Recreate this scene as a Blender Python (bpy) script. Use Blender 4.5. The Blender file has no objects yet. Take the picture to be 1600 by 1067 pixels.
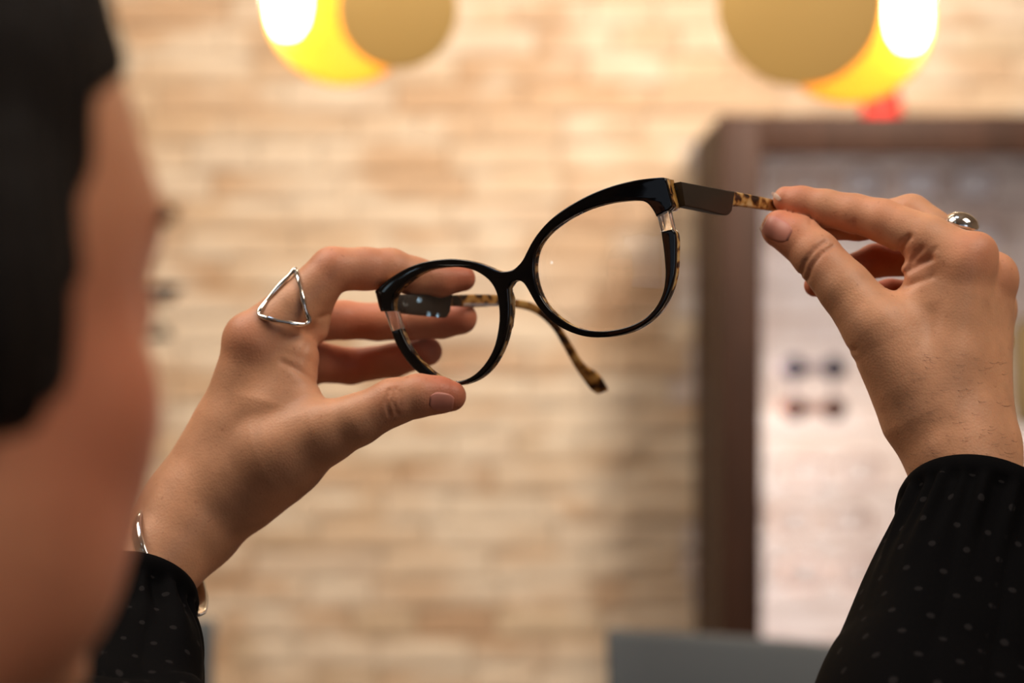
import bpy, bmesh, math, random
import numpy as np
from mathutils import Vector, Matrix

random.seed(7)
rng = np.random.default_rng(7)
sc = bpy.context.scene
C = sc.collection

# ------------------------------------------------------------------ camera
CZ = 1.20                       # camera height
FOC = 85.0
F = FOC / 36.0 * 1600.0         # focal length in pixels of the 1600 wide frame
cam_d = bpy.data.cameras.new('camera')
cam_d.lens = FOC; cam_d.sensor_width = 36.0
cam_d.clip_start = 0.02; cam_d.clip_end = 60
cam_d.dof.use_dof = True
cam_d.dof.focus_distance = 1.045
cam_d.dof.aperture_fstop = 5.4
cam = bpy.data.objects.new('camera', cam_d); C.objects.link(cam)
cam.location = (0, 0, CZ); cam.rotation_euler = (math.pi / 2, 0, 0)
sc.camera = cam

# ------------------------------------------------------------------ world, exposure, room and added lights
w = bpy.data.worlds.new('world'); sc.world = w; w.use_nodes = True
w.node_tree.nodes['Background'].inputs['Color'].default_value = (0.75, 0.84, 1.0, 1)
w.node_tree.nodes['Background'].inputs['Strength'].default_value = 0.35
sc.view_settings.view_transform = 'Standard'
sc.view_settings.look = 'None'
sc.view_settings.exposure = 0.0
sc.view_settings.gamma = 1.0
sc.view_settings.use_curve_mapping = False
try:
    sc.cycles.max_bounces = 8
    sc.cycles.transparent_max_bounces = 12
    sc.cycles.caustics_reflective = False
    sc.cycles.caustics_refractive = False
except Exception:
    pass

def area(name, loc, target, size, power, col, size_y=None):
    l = bpy.data.lights.new(name, 'AREA'); l.energy = power; l.color = col
    l.size = size
    if size_y:
        l.shape = 'RECTANGLE'; l.size_y = size_y
    o = bpy.data.objects.new(name, l); C.objects.link(o)
    o.location = loc
    d = Vector(target) - Vector(loc)
    o.rotation_euler = d.to_track_quat('-Z', 'Y').to_euler()
    return o

WARM = (1.0, 0.80, 0.60)
WARM2 = (1.0, 0.86, 0.72)
area('ceiling_light_key', (-0.75, 1.12, 2.30), (0.0, 1.05, 1.15), 0.75, 14.5, WARM2)
area('unseen_fill_light', (0.80, 0.60, 2.30), (0.1, 1.05, 1.2), 0.6, 11.5, WARM2)  # added fill without a fixture, brightens the right hand
area('rim_highlight_light', (-0.12, 1.12, 2.62), (-0.05, 1.06, 1.2), 0.30, 2.6, (0.45, 0.66, 1.0))  # added cool light, gives the bluish highlight on the frame's top edge
area('ceiling_light_wall', (-0.45, 2.3, 2.55), (-0.30, 3.2, 1.2), 0.9, 12.5, WARM, 0.25)
area('cabinet_shadow_light', (0.38, 2.37, 1.70), (0.20, 3.2, 1.25), 0.09, 7.5, WARM2)  # unseen light added to throw the cabinet's shadow leftwards on the bricks
area('shop_window_daylight', (1.75, -2.7, 1.5), (0.1, 1.0, 1.25), 1.3, 9.0, (0.72, 0.84, 1.0), 1.4)
for i, (x, y, z, sz_) in enumerate(((-2.2, 0.30, 1.34, 0.06), (-2.2, 0.10, 1.33, 0.04), (-2.1, 0.55, 1.52, 0.05), (-1.6, -0.5, 2.3, 0.10), (-1.1, 0.1, 2.35, 0.10))):
    area('lens_glint_light', (x, y, z), (0, 1.05, 1.2), sz_, 0.05 if sz_ < 0.09 else 0.15, (0.62, 0.85, 1.0))  # small unseen lights added only for glints in the lenses

# ------------------------------------------------------------------ helpers
def P(px, py, Y):
    """point at depth Y in metres that stands at pixel (px, py) of the photograph"""
    return Vector(((px - 800.0) * Y / F, Y, CZ - (py - 533.5) * Y / F))

def X(px, Y): return (px - 800) * Y / F
def Z(py, Y): return CZ - (py - 533.5) * Y / F

def tag(o, label=None, cat=None, group=None, kind=None):
    if label: o['label'] = label
    if cat: o['category'] = cat
    if group: o['group'] = group
    if kind: o['kind'] = kind
    return o

def empty(name, loc=(0, 0, 0), parent=None):
    o = bpy.data.objects.new(name, None); C.objects.link(o); o.location = loc
    o.empty_display_size = 0.02
    if parent: o.parent = parent
    return o

def link_mesh(name, verts, faces, mat=None, parent=None, smooth=True, origin=None):
    me = bpy.data.meshes.new(name)
    v = np.asarray(verts, dtype=np.float64).reshape(-1, 3)
    off = np.zeros(3)
    if parent is not None:
        off = np.array(parent_world(parent))
    if origin is not None:
        off = off + 0
    me.from_pydata((v - off).tolist(), [], faces if isinstance(faces, list) else faces.tolist())
    me.update()
    if smooth:
        me.polygons.foreach_set('use_smooth', [True] * len(me.polygons))
    if mat: me.materials.append(mat)
    o = bpy.data.objects.new(name, me); C.objects.link(o)
    if parent is not None: o.parent = parent
    return o

def parent_world(p):
    t = Vector((0, 0, 0))
    while p is not None:
        t = t + p.location
        p = p.parent
    return t

def from_bm(name, bm, mat=None, parent=None, smooth=False):
    v = [tuple(x.co) for x in bm.verts]
    bm.verts.index_update()
    f = [[a.index for a in fc.verts] for fc in bm.faces]
    bm.free()
    return link_mesh(name, v, f, mat, parent, smooth)

def bevel(o, wdt, seg=2, ang=0.6):
    m = o.modifiers.new('bevel', 'BEVEL'); m.width = wdt; m.segments = seg
    m.limit_method = 'ANGLE'; m.angle_limit = ang
    o.data.polygons.foreach_set('use_smooth', [True] * len(o.data.polygons))
    try:
        m.harden_normals = False
    except Exception:
        pass
    return o

def box_data(x0, x1, y0, y1, z0, z1):
    v = [(x0, y0, z0), (x1, y0, z0), (x1, y1, z0), (x0, y1, z0), (x0, y0, z1), (x1, y0, z1), (x1, y1, z1), (x0, y1, z1)]
    f = [(0, 3, 2, 1), (4, 5, 6, 7), (0, 1, 5, 4), (1, 2, 6, 5), (2, 3, 7, 6), (3, 0, 4, 7)]
    return v, f

def box(name, x0, x1, y0, y1, z0, z1, mat, parent=None, bv=0):
    v, f = box_data(x0, x1, y0, y1, z0, z1)
    o = link_mesh(name, v, [list(q) for q in f], mat, parent, smooth=False)
    if bv: bevel(o, bv, 2)
    return o

def tube_data(pts, radii, n=12, closed=False, caps=True, flat=None):
    """sweep circles (or flattened circles) along pts; returns verts, faces"""
    pts = [Vector(p) for p in pts]
    m = len(pts)
    if not hasattr(radii, '__len__'): radii = [radii] * m
    tang = []
    for i in range(m):
        a = pts[(i - 1) % m] if (closed or i > 0) else pts[i]
        b = pts[(i + 1) % m] if (closed or i < m - 1) else pts[i]
        tang.append((b - a).normalized())
    up = Vector((0, 0, 1)) if abs(tang[0].z) < 0.9 else Vector((1, 0, 0))
    nrm = (up - tang[0] * up.dot(tang[0])).normalized()
    V, Fc = [], []
    for i in range(m):
        nrm = (nrm - tang[i] * nrm.dot(tang[i])).normalized()
        bn = tang[i].cross(nrm)
        fx, fy = (1, 1) if flat is None else flat
        for k in range(n):
            a = 2 * math.pi * k / n
            V.append(tuple(pts[i] + nrm * (math.cos(a) * radii[i] * fx) + bn * (math.sin(a) * radii[i] * fy)))
    seg = m if closed else m - 1
    for i in range(seg):
        j = (i + 1) % m
        for k in range(n):
            k2 = (k + 1) % n
            Fc.append([i * n + k, i * n + k2, j * n + k2, j * n + k])
    if caps and not closed:
        Fc.append([k for k in range(n)][::-1]); Fc.append([(m - 1) * n + k for k in range(n)])
    return V, Fc

def tube(name, pts, radii, mat, parent=None, n=12, closed=False, flat=None):
    V, Fc = tube_data(pts, radii, n, closed, True, flat)
    return link_mesh(name, V, Fc, mat, parent)

def catmull(pts, per=6, closed=False):
    pts = [np.array(p, float) for p in pts]
    n = len(pts); out = []
    rngs = range(n) if closed else range(n - 1)
    for i in rngs:
        if closed:
            p0, p1, p2, p3 = pts[(i - 1) % n], pts[i], pts[(i + 1) % n], pts[(i + 2) % n]
        else:
            p0, p1, p2, p3 = pts[max(i - 1, 0)], pts[i], pts[i + 1], pts[min(i + 2, n - 1)]
        for k in range(per):
            t = k / per
            out.append(0.5 * ((2 * p1) + (-p0 + p2) * t + (2 * p0 - 5 * p1 + 4 * p2 - p3) * t * t + (-p0 + 3 * p1 - 3 * p2 + p3) * t ** 3))
    if not closed: out.append(pts[-1])
    return out

def lathe(name, prof, mat, parent=None, origin=(0, 0, 0), axis=(0, 0, 1), n=48):
    """revolve (radius, height) pairs about an axis through origin"""
    ax = Vector(axis).normalized()
    q = Vector((0, 0, 1)).rotation_difference(ax)
    V, Fc = [], []
    for r, h in prof:
        for k in range(n):
            a = 2 * math.pi * k / n
            V.append(tuple(Vector(origin) + q @ Vector((math.cos(a) * r, math.sin(a) * r, h))))
    for i in range(len(prof) - 1):
        for k in range(n):
            k2 = (k + 1) % n
            Fc.append([i * n + k, i * n + k2, (i + 1) * n + k2, (i + 1) * n + k])
    return link_mesh(name, V, Fc, mat, parent)

# ------------------------------------------------------------------ materials
def mat(name, col=(0.5, 0.5, 0.5), rough=0.5, metal=0.0, **kw):
    m = bpy.data.materials.new(name); m.use_nodes = True
    b = m.node_tree.nodes['Principled BSDF']
    b.inputs['Base Color'].default_value = (*col, 1)
    b.inputs['Roughness'].default_value = rough
    b.inputs['Metallic'].default_value = metal
    for k, v in kw.items():
        b.inputs[k.replace('_', ' ')].default_value = v
    return m

def N(m, typ, **kw):
    n = m.node_tree.nodes.new(typ)
    for k, v in kw.items():
        setattr(n, k, v)
    return n

def L(m, a, b): m.node_tree.links.new(a, b)

def bsdf(m): return m.node_tree.nodes['Principled BSDF']

def ramp(m, stops):
    r = N(m, 'ShaderNodeValToRGB'); e = r.color_ramp.elements
    while len(e) < len(stops): e.new(0.5)
    for k, (p, c) in enumerate(stops):
        e[k].position = p; e[k].color = (*c, 1)
    return r

def noise(m, scale, detail=4, coord='Object', rough=0.55, vec=None, mapping=None):
    tc = N(m, 'ShaderNodeTexCoord'); n = N(m, 'ShaderNodeTexNoise')
    n.inputs['Scale'].default_value = scale; n.inputs['Detail'].default_value = detail
    n.inputs['Roughness'].default_value = rough
    src = tc.outputs[coord]
    if mapping:
        mp = N(m, 'ShaderNodeMapping'); mp.inputs['Scale'].default_value = mapping
        L(m, src, mp.inputs['Vector']); src = mp.outputs['Vector']
    L(m, src, n.inputs['Vector'])
    return n

def add_bump(m, src, strength=0.3, dist=0.001):
    b = N(m, 'ShaderNodeBump'); b.inputs['Strength'].default_value = strength
    b.inputs['Distance'].default_value = dist
    L(m, src, b.inputs['Height']); L(m, b.outputs['Normal'], bsdf(m).inputs['Normal'])

def mix(m, fac, a, b, mode='MIX'):
    x = N(m, 'ShaderNodeMix', data_type='RGBA', blend_type=mode)
    for s, v in ((x.inputs[0], fac), (x.inputs[6], a), (x.inputs[7], b)):
        if hasattr(v, 'is_linked') or hasattr(v, 'node'):
            L(m, v, s)
        elif isinstance(v, tuple):
            s.default_value = (*v, 1)
        else:
            s.default_value = v
    return x.outputs[2]

# skin: tone from noise, blush from a painted vertex attribute (knuckles, finger tips), fine pores
def skin_mat(name, base, blush, sss=0.12):
    m = mat(name, base, 0.48)
    b = bsdf(m)
    at = N(m, 'ShaderNodeAttribute'); at.attribute_name = 'blush'
    n1 = noise(m, 45, 5); r1 = ramp(m, [(0.35, tuple(c * 0.86 for c in base)), (0.65, tuple(min(1, c * 1.10) for c in base))])
    L(m, n1.outputs['Fac'], r1.inputs['Fac'])
    c = mix(m, at.outputs['Fac'], r1.outputs['Color'], blush)
    n3 = noise(m, 420, 2)
    r3 = ramp(m, [(0.27, (0.55, 0.4, 0.35)), (0.34, (1, 1, 1))]); L(m, n3.outputs['Fac'], r3.inputs['Fac'])
    c = mix(m, 0.35, c, r3.outputs['Color'], 'MULTIPLY')
    L(m, c, b.inputs['Base Color'])
    b.inputs['Subsurface Weight'].default_value = sss
    b.inputs['Subsurface Radius'].default_value = (1.0, 0.35, 0.2)
    b.inputs['Subsurface Scale'].default_value = 0.006
    b.inputs['Specular IOR Level'].default_value = 0.35
    v = N(m, 'ShaderNodeTexVoronoi'); v.inputs['Scale'].default_value = 900
    tc = N(m, 'ShaderNodeTexCoord'); L(m, tc.outputs['Object'], v.inputs['Vector'])
    n2 = noise(m, 260, 4)
    mx = N(m, 'ShaderNodeMath', operation='ADD'); L(m, v.outputs['Distance'], mx.inputs[0]); L(m, n2.outputs['Fac'], mx.inputs[1])
    add_bump(m, mx.outputs[0], 0.35, 0.0002)
    return m

M = {}
M['skin'] = skin_mat('skin', (0.645, 0.325, 0.178), (0.58, 0.155, 0.085))
M['nail'] = mat('nail', (0.58, 0.23, 0.165), 0.42, Specular_IOR_Level=0.35)
M['nail_tip'] = mat('nail_free_edge', (0.72, 0.50, 0.38), 0.35)
M['hair'] = mat('dark_hair', (0.0045, 0.0022, 0.0015), 0.6, Specular_IOR_Level=0.2)
hn = noise(M['hair'], 60, 3, mapping=(1, 1, 0.12)); add_bump(M['hair'], hn.outputs['Fac'], 0.8, 0.004)
M['lash'] = mat('lash_hair', (0.008, 0.005, 0.004), 0.5)
M['arm_hair'] = mat('arm_hair', (0.09, 0.045, 0.025), 0.5)
M['eye'] = mat('eye_white', (0.75, 0.72, 0.68), 0.15)
M['iris'] = mat('brown_iris', (0.05, 0.02, 0.01), 0.1)
M['lips'] = mat('lips', (0.45, 0.14, 0.12), 0.4)

# black blouse cloth with small tone-on-tone dots (laid out on the cloth's own uv)
def cloth():
    m = mat('black_dotted_cloth', (0.002, 0.002, 0.002), 0.85)
    b = bsdf(m); b.inputs['Specular IOR Level'].default_value = 0.05
    uv = N(m, 'ShaderNodeUVMap'); uv.uv_map = 'UVMap'
    sp = N(m, 'ShaderNodeSeparateXYZ'); L(m, uv.outputs['UV'], sp.inputs[0])
    def mth(op, a, bb=None):
        n = N(m, 'ShaderNodeMath', operation=op)
        for i, v in enumerate((a, bb)):
            if v is None: continue
            if isinstance(v, (int, float)): n.inputs[i].default_value = v
            else: L(m, v, n.inputs[i])
        return n.outputs[0]
    v = sp.outputs['Y']; row = mth('FLOOR', v)
    half = mth('MULTIPLY', mth('MODULO', row, 2.0), 0.5)
    u = mth('ADD', sp.outputs['X'], half)
    fu = mth('SUBTRACT', mth('FRACT', u), 0.5); fv = mth('SUBTRACT', mth('FRACT', v), 0.5)
    d = mth('SQRT', mth('ADD', mth('MULTIPLY', fu, fu), mth('MULTIPLY', fv, fv)))
    dot = mth('LESS_THAN', d, 0.105)
    c = mix(m, dot, (0.0013, 0.0012, 0.0014), (0.013, 0.0115, 0.0115))
    L(m, c, b.inputs['Base Color'])
    n = noise(m, 900, 2); add_bump(m, n.outputs['Fac'], 0.25, 0.0003)
    return m
M['cloth'] = cloth()
M['trousers'] = mat('dark_trousers', (0.012, 0.014, 0.02), 0.8)
M['shoe'] = mat('black_shoe', (0.01, 0.01, 0.01), 0.35)

M['acetate_black'] = mat('black_acetate', (0.0012, 0.0012, 0.0018), 0.07, Specular_IOR_Level=0.42)
M['acetate_matt'] = mat('dark_brown_acetate', (0.022, 0.016, 0.011), 0.42)
def tortoise(name, cols, scale):
    m = mat(name, cols[0], 0.18)
    n = noise(m, scale, 3, rough=0.4); v = noise(m, scale * 0.55, 2)
    r = ramp(m, [(0.42, cols[2]), (0.48, cols[1]), (0.53, cols[0]), (0.66, cols[3])])
    mx = N(m, 'ShaderNodeMath', operation='ADD'); mx.inputs[1].default_value = 0
    L(m, n.outputs['Fac'], mx.inputs[0]); L(m, mx.outputs[0], r.inputs['Fac'])
    L(m, r.outputs['Color'], bsdf(m).inputs['Base Color'])
    return m
M['tortoise'] = tortoise('tortoiseshell_acetate', [(0.50, 0.27, 0.075), (0.20, 0.08, 0.025), (0.02, 0.010, 0.006), (0.66, 0.46, 0.22)], 210)
M['tortoise_gold'] = tortoise('golden_tortoiseshell_acetate', [(0.42, 0.20, 0.045), (0.22, 0.09, 0.02), (0.03, 0.013, 0.006), (0.56, 0.33, 0.10)], 150)
M['honey'] = tortoise('honey_acetate', [(0.46, 0.24, 0.06), (0.40, 0.20, 0.05), (0.33, 0.15, 0.035), (0.52, 0.30, 0.10)], 60)
M['crystal'] = mat('clear_acetate', (0.95, 0.88, 0.80), 0.04, Transmission_Weight=0.9, IOR=1.49)
M['silver'] = mat('polished_silver', (0.72, 0.70, 0.66), 0.10, 1.0)
M['steel'] = mat('hinge_steel', (0.5, 0.45, 0.38), 0.25, 1.0)
M['print'] = mat('white_print', (0.75, 0.75, 0.78), 0.5)

def lens_mat():
    m = bpy.data.materials.new('coated_lens'); m.use_nodes = True
    nt = m.node_tree; nt.nodes.clear()
    out = N(m, 'ShaderNodeOutputMaterial'); tr = N(m, 'ShaderNodeBsdfTransparent'); gl = N(m, 'ShaderNodeBsdfGlossy')
    tr.inputs['Color'].default_value = (0.97, 0.955, 0.955, 1)
    gl.inputs['Color'].default_value = (0.85, 0.95, 1.0, 1); gl.inputs['Roughness'].default_value = 0.01
    fr = N(m, 'ShaderNodeFresnel')
    ge = N(m, 'ShaderNodeNewGeometry'); mr = N(m, 'ShaderNodeMapRange')
    mr.inputs['To Min'].default_value = 1.5; mr.inputs['To Max'].default_value = 1 / 1.5
    L(m, ge.outputs['Backfacing'], mr.inputs['Value']); L(m, mr.outputs['Result'], fr.inputs['IOR'])
    mx = N(m, 'ShaderNodeMixShader'); L(m, fr.outputs[0], mx.inputs[0]); L(m, tr.outputs[0], mx.inputs[1]); L(m, gl.outputs[0], mx.inputs[2])
    L(m, mx.outputs[0], out.inputs['Surface'])
    return m
M['lens'] = lens_mat()

# brick: each brick picks its own tone, whitewash blotches over it
def brick_mat(name, tones, wash, washcol):
    m = mat(name, tones[0], 0.85)
    oi = N(m, 'ShaderNodeObjectInfo')
    r = ramp(m, [(i / (len(tones) - 1), t) for i, t in enumerate(tones)])
    L(m, oi.outputs['Random'], r.inputs['Fac'])
    tc = N(m, 'ShaderNodeTexCoord')
    geo = N(m, 'ShaderNodeNewGeometry')
    n = N(m, 'ShaderNodeTexNoise'); n.inputs['Scale'].default_value = 13; n.inputs['Detail'].default_value = 5
    mp = N(m, 'ShaderNodeMapping'); mp.inputs['Scale'].default_value = (0.55, 1, 1.5)
    L(m, geo.outputs['Position'], mp.inputs['Vector']); L(m, mp.outputs['Vector'], n.inputs['Vector'])
    wr = ramp(m, [(0.44, (0, 0, 0)), (0.58, (1, 1, 1))]); L(m, n.outputs['Fac'], wr.inputs['Fac'])
    ml = N(m, 'ShaderNodeMath', operation='MULTIPLY'); L(m, wr.outputs['Color'], ml.inputs[0]); ml.inputs[1].default_value = wash
    c = mix(m, ml.outputs[0], r.outputs['Color'], washcol)
    L(m, c, bsdf(m).inputs['Base Color'])
    n2 = N(m, 'ShaderNodeTexNoise'); n2.inputs['Scale'].default_value = 160; n2.inputs['Detail'].default_value = 5
    L(m, geo.outputs['Position'], n2.inputs['Vector'])
    add_bump(m, n2.outputs['Fac'], 0.6, 0.003)
    return m
M['brick'] = brick_mat('whitewashed_brick', [(0.58, 0.36, 0.20), (0.76, 0.57, 0.39), (0.68, 0.46, 0.28), (0.80, 0.63, 0.45), (0.74, 0.54, 0.35), (0.82, 0.68, 0.52), (0.62, 0.41, 0.25), (0.72, 0.56, 0.38)], 0.85, (0.90, 0.77, 0.60))
M['brick_pale'] = brick_mat('lit_pale_brick', [(0.62, 0.50, 0.44), (0.78, 0.69, 0.64), (0.70, 0.60, 0.54), (0.80, 0.73, 0.69)], 0.8, (0.84, 0.78, 0.75))  # same wall's brick, toned paler for the cabinet's lit interior
M['mortar'] = mat('mortar', (0.70, 0.55, 0.40), 0.95)
mn = noise(M['mortar'], 80, 4); add_bump(M['mortar'], mn.outputs['Fac'], 0.5, 0.002)
M['plaster'] = mat('warm_plaster', (0.60, 0.50, 0.40), 0.9)
pn = noise(M['plaster'], 30, 4); add_bump(M['plaster'], pn.outputs['Fac'], 0.2, 0.002)
M['ceiling'] = mat('ceiling_paint', (0.75, 0.70, 0.63), 0.9)
cn = noise(M['ceiling'], 50, 3); add_bump(M['ceiling'], cn.outputs['Fac'], 0.15, 0.001)
M['floor'] = mat('oak_floor', (0.28, 0.17, 0.10), 0.4)
fn = noise(M['floor'], 6, 6, mapping=(1, 12, 1)); fr_ = ramp(M['floor'], [(0.3, (0.20, 0.12, 0.07)), (0.7, (0.36, 0.23, 0.14))])
L(M['floor'], fn.outputs['Fac'], fr_.inputs['Fac']); L(M['floor'], fr_.outputs['Color'], bsdf(M['floor']).inputs['Base Color'])
M['wood'] = mat('dark_mahogany', (0.07, 0.028, 0.018), 0.6, Specular_IOR_Level=0.2)
wn = noise(M['wood'], 14, 6, mapping=(8, 8, 0.6)); wr_ = ramp(M['wood'], [(0.3, (0.024, 0.010, 0.005)), (0.7, (0.048, 0.020, 0.011))])
L(M['wood'], wn.outputs['Fac'], wr_.inputs['Fac']); L(M['wood'], wr_.outputs['Color'], bsdf(M['wood']).inputs['Base Color'])
M['brass'] = mat('brushed_brass', (0.98, 0.63, 0.19), 0.55, 0.05)
bn_ = noise(M['brass'], 40, 3); add_bump(M['brass'], bn_.outputs['Fac'], 0.05, 0.001)
M['gold_in'] = mat('gold_reflector', (0.92, 0.48, 0.04), 0.6, 0.0)
M['bulb'] = mat('lit_bulb', (1, 1, 1), 0.3)
bsdf(M['bulb']).inputs['Emission Color'].default_value = (1.0, 0.86, 0.62, 1)
bsdf(M['bulb']).inputs['Emission Strength'].default_value = 13
M['cord'] = mat('black_cord', (0.02, 0.02, 0.02), 0.6)
M['glass_shelf'] = mat('shelf_glass', (0.80, 0.78, 0.78), 0.05, Transmission_Weight=0.6, IOR=1.3, Alpha=0.25)
M['rail'] = mat('grey_rail', (0.20, 0.16, 0.17), 0.9, Specular_IOR_Level=0.05)
M['rail_b'] = mat('brown_rail', (0.24, 0.13, 0.10), 0.9, Specular_IOR_Level=0.05)
M['knob'] = mat('navy_knob', (0.008, 0.005, 0.014), 0.6)
M['knob_b'] = mat('brown_knob', (0.04, 0.010, 0.004), 0.6)
M['red'] = mat('red_lacquer', (0.90, 0.035, 0.02), 0.65)
M['olive'] = mat('olive_brass', (0.15, 0.10, 0.03), 0.6)
M['pale_frame'] = mat('pale_frame', (0.42, 0.30, 0.25), 0.35)
M['pale_frame_b'] = mat('taupe_frame', (0.30, 0.21, 0.16), 0.35)
M['upholstery'] = mat('slate_upholstery', (0.10, 0.115, 0.125), 0.75)
un = noise(M['upholstery'], 400, 3); add_bump(M['upholstery'], un.outputs['Fac'], 0.4, 0.001)
M['chair_metal'] = mat('chair_metal', (0.25, 0.25, 0.26), 0.35, 1.0)
M['glass_pane'] = mat('window_glass', (1, 1, 1), 0.02, Transmission_Weight=1.0, IOR=1.1)
M['led'] = mat('led_diffuser', (1, 1, 1), 0.5)
bsdf(M['led']).inputs['Emission Color'].default_value = (1.0, 0.90, 0.86, 1)
bsdf(M['led']).inputs['Emission Strength'].default_value = 4

# ------------------------------------------------------------------ the room
WY = 3.20                      # face of the brick wall
RX, RZ, RYB = 2.6, 2.7, -3.0
def struct(o): o['kind'] = 'structure'; return o
struct(box('floor', -RX, RX, RYB, WY + 0.1, -0.1, 0.0, M['floor']))
struct(box('ceiling', -RX, RX, RYB, WY + 0.1, RZ, RZ + 0.1, M['ceiling']))
struct(box('wall_left', -RX - 0.1, -RX, RYB, WY + 0.1, 0, RZ, M['plaster']))
struct(box('wall_right', RX, RX + 0.1, RYB, WY + 0.1, 0, RZ, M['plaster']))
# street side behind the viewer: a wide shop window
rear = empty('wall_rear'); struct(rear)
wx0, wx1, wz0, wz1 = -1.7, 1.7, 0.5, 2.4
box('pier', -RX, wx0, RYB - 0.15, RYB, 0, RZ, M['plaster'], rear)
box('pier', wx1, RX, RYB - 0.15, RYB, 0, RZ, M['plaster'], rear)
box('apron', wx0, wx1, RYB - 0.15, RYB, 0, wz0, M['plaster'], rear)
box('lintel', wx0, wx1, RYB - 0.15, RYB, wz1, RZ, M['plaster'], rear)
win = empty('window_1', (0, RYB - 0.08, wz0)); struct(win)
for (a, b_, c_, d_) in ((wx0, wx1, wz0, wz0 + 0.06), (wx0, wx1, wz1 - 0.06, wz1), (wx0, wx0 + 0.06, wz0, wz1), (wx1 - 0.06, wx1, wz0, wz1), (-0.03, 0.03, wz0, wz1)):
    box('window_frame', a, b_, RYB - 0.11, RYB - 0.05, c_, d_, M['wood'], win)
for (a, b_) in ((wx0 + 0.06, -0.03), (0.03, wx1 - 0.06)):
    box('pane', a, b_, RYB - 0.085, RYB - 0.080, wz0 + 0.06, wz1 - 0.06, M['glass_pane'], win)

# brick wall: backing of mortar, courses of thin bricks proud of it
wall = box('wall_back', -RX, RX, WY + 0.006, WY + 0.12, 0, RZ, M['mortar']); struct(wall)
COURSE, JOINT = 0.0385, 0.0022
def brick_geom(Lx, seed):
    r = random.Random(seed); H = COURSE - JOINT
    nx, nz = 4, 2
    V, Fc = [], []
    for j in range(nz + 1):
        for i in range(nx + 1):
            e = (i in (0, nx)) + (j in (0, nz))
            dx = 0 if i in (0, nx) else r.uniform(-.1, .1) * Lx / nx
            V.append((Lx * i / nx - Lx / 2 + dx, (-0.002 if e else -0.004) + r.uniform(-.0012, .0012), H * j / nz - H / 2 + r.uniform(-.0008, .0008)))
    n0 = len(V)
    for j in range(nz + 1):
        for i in range(nx + 1):
            if i in (0, nx) or j in (0, nz):
                V.append((Lx * i / nx - Lx / 2, 0.008, H * j / nz - H / 2))
    idx = {}; k = n0
    for j in range(nz + 1):
        for i in range(nx + 1):
            if i in (0, nx) or j in (0, nz): idx[(i, j)] = k; k += 1
    W = nx + 1
    for j in range(nz):
        for i in range(nx): Fc.append([j * W + i, j * W + i + 1, (j + 1) * W + i + 1, (j + 1) * W + i])
    for i in range(nx):
        Fc.append([idx[(i, 0)], idx[(i + 1, 0)], i + 1, i]); t = nz * W
        Fc.append([t + i, t + i + 1, idx[(i + 1, nz)], idx[(i, nz)]])
    for j in range(nz):
        Fc.append([j * W, (j + 1) * W, idx[(0, j + 1)], idx[(0, j)]])
        Fc.append([idx[(nx, j)], idx[(nx, j + 1)], (j + 1) * W + nx, j * W + nx])
    return V, Fc
lengths = [0.085, 0.105, 0.125, 0.145, 0.17]
protos = {}
for L_ in lengths:
    for s in range(3):
        V, Fc = brick_geom(L_ - JOINT, int(L_ * 1000) + s)
        me = bpy.data.meshes.new('brick'); me.from_pydata(V, [], Fc); me.materials.append(M['brick'])
        protos[(L_, s)] = me
cand = []
r_ = random.Random(11)
z = COURSE / 2; row = 0
while z < RZ - COURSE / 2:
    x = -RX + r_.uniform(-0.08, 0)
    while x < RX:
        L_ = r_.choice(lengths)
        if x + L_ <= RX and x >= -RX: cand.append((x + L_ / 2, z, L_, r_.randrange(3), r_.uniform(-.002, .002)))
        x += L_
    z += COURSE; row += 1
def in_view(c): return abs(c[0]) < 0.73 and abs(c[1] - CZ) < 0.47
near = sorted([c for c in cand if in_view(c)], key=lambda c: max(abs(c[0]) / 0.70, abs(c[1] - CZ) / 0.46))[:298]
near_set = set(near)
for c in near:
    o = bpy.data.objects.new('brick', protos[(c[2], c[3])]); C.objects.link(o)
    o.location = (c[0], WY + c[4], c[1]); o.parent = wall
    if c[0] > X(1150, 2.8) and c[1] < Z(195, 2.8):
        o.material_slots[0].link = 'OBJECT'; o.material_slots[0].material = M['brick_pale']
V, Fc, mi = [], [], []
rest_mats = []
BV, BF, BP = [], [], []
for c in cand:
    if c in near_set: continue
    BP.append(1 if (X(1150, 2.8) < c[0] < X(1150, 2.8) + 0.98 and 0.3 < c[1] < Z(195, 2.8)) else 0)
    v, f = brick_geom(c[2] - JOINT, int(c[2] * 1000) + c[3]); n0 = len(BV)
    BV += [(a + c[0], b + WY + c[4], d + c[1]) for a, b, d in v]; BF += [[q + n0 for q in ff] for ff in f]
rest = link_mesh('brick_courses', BV, BF, M['brick'], wall, smooth=False); rest['kind'] = 'stuff'
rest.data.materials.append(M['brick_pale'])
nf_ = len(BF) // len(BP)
rest.data.polygons.foreach_set('material_index', np.repeat(np.array(BP, np.int32), nf_))

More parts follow.
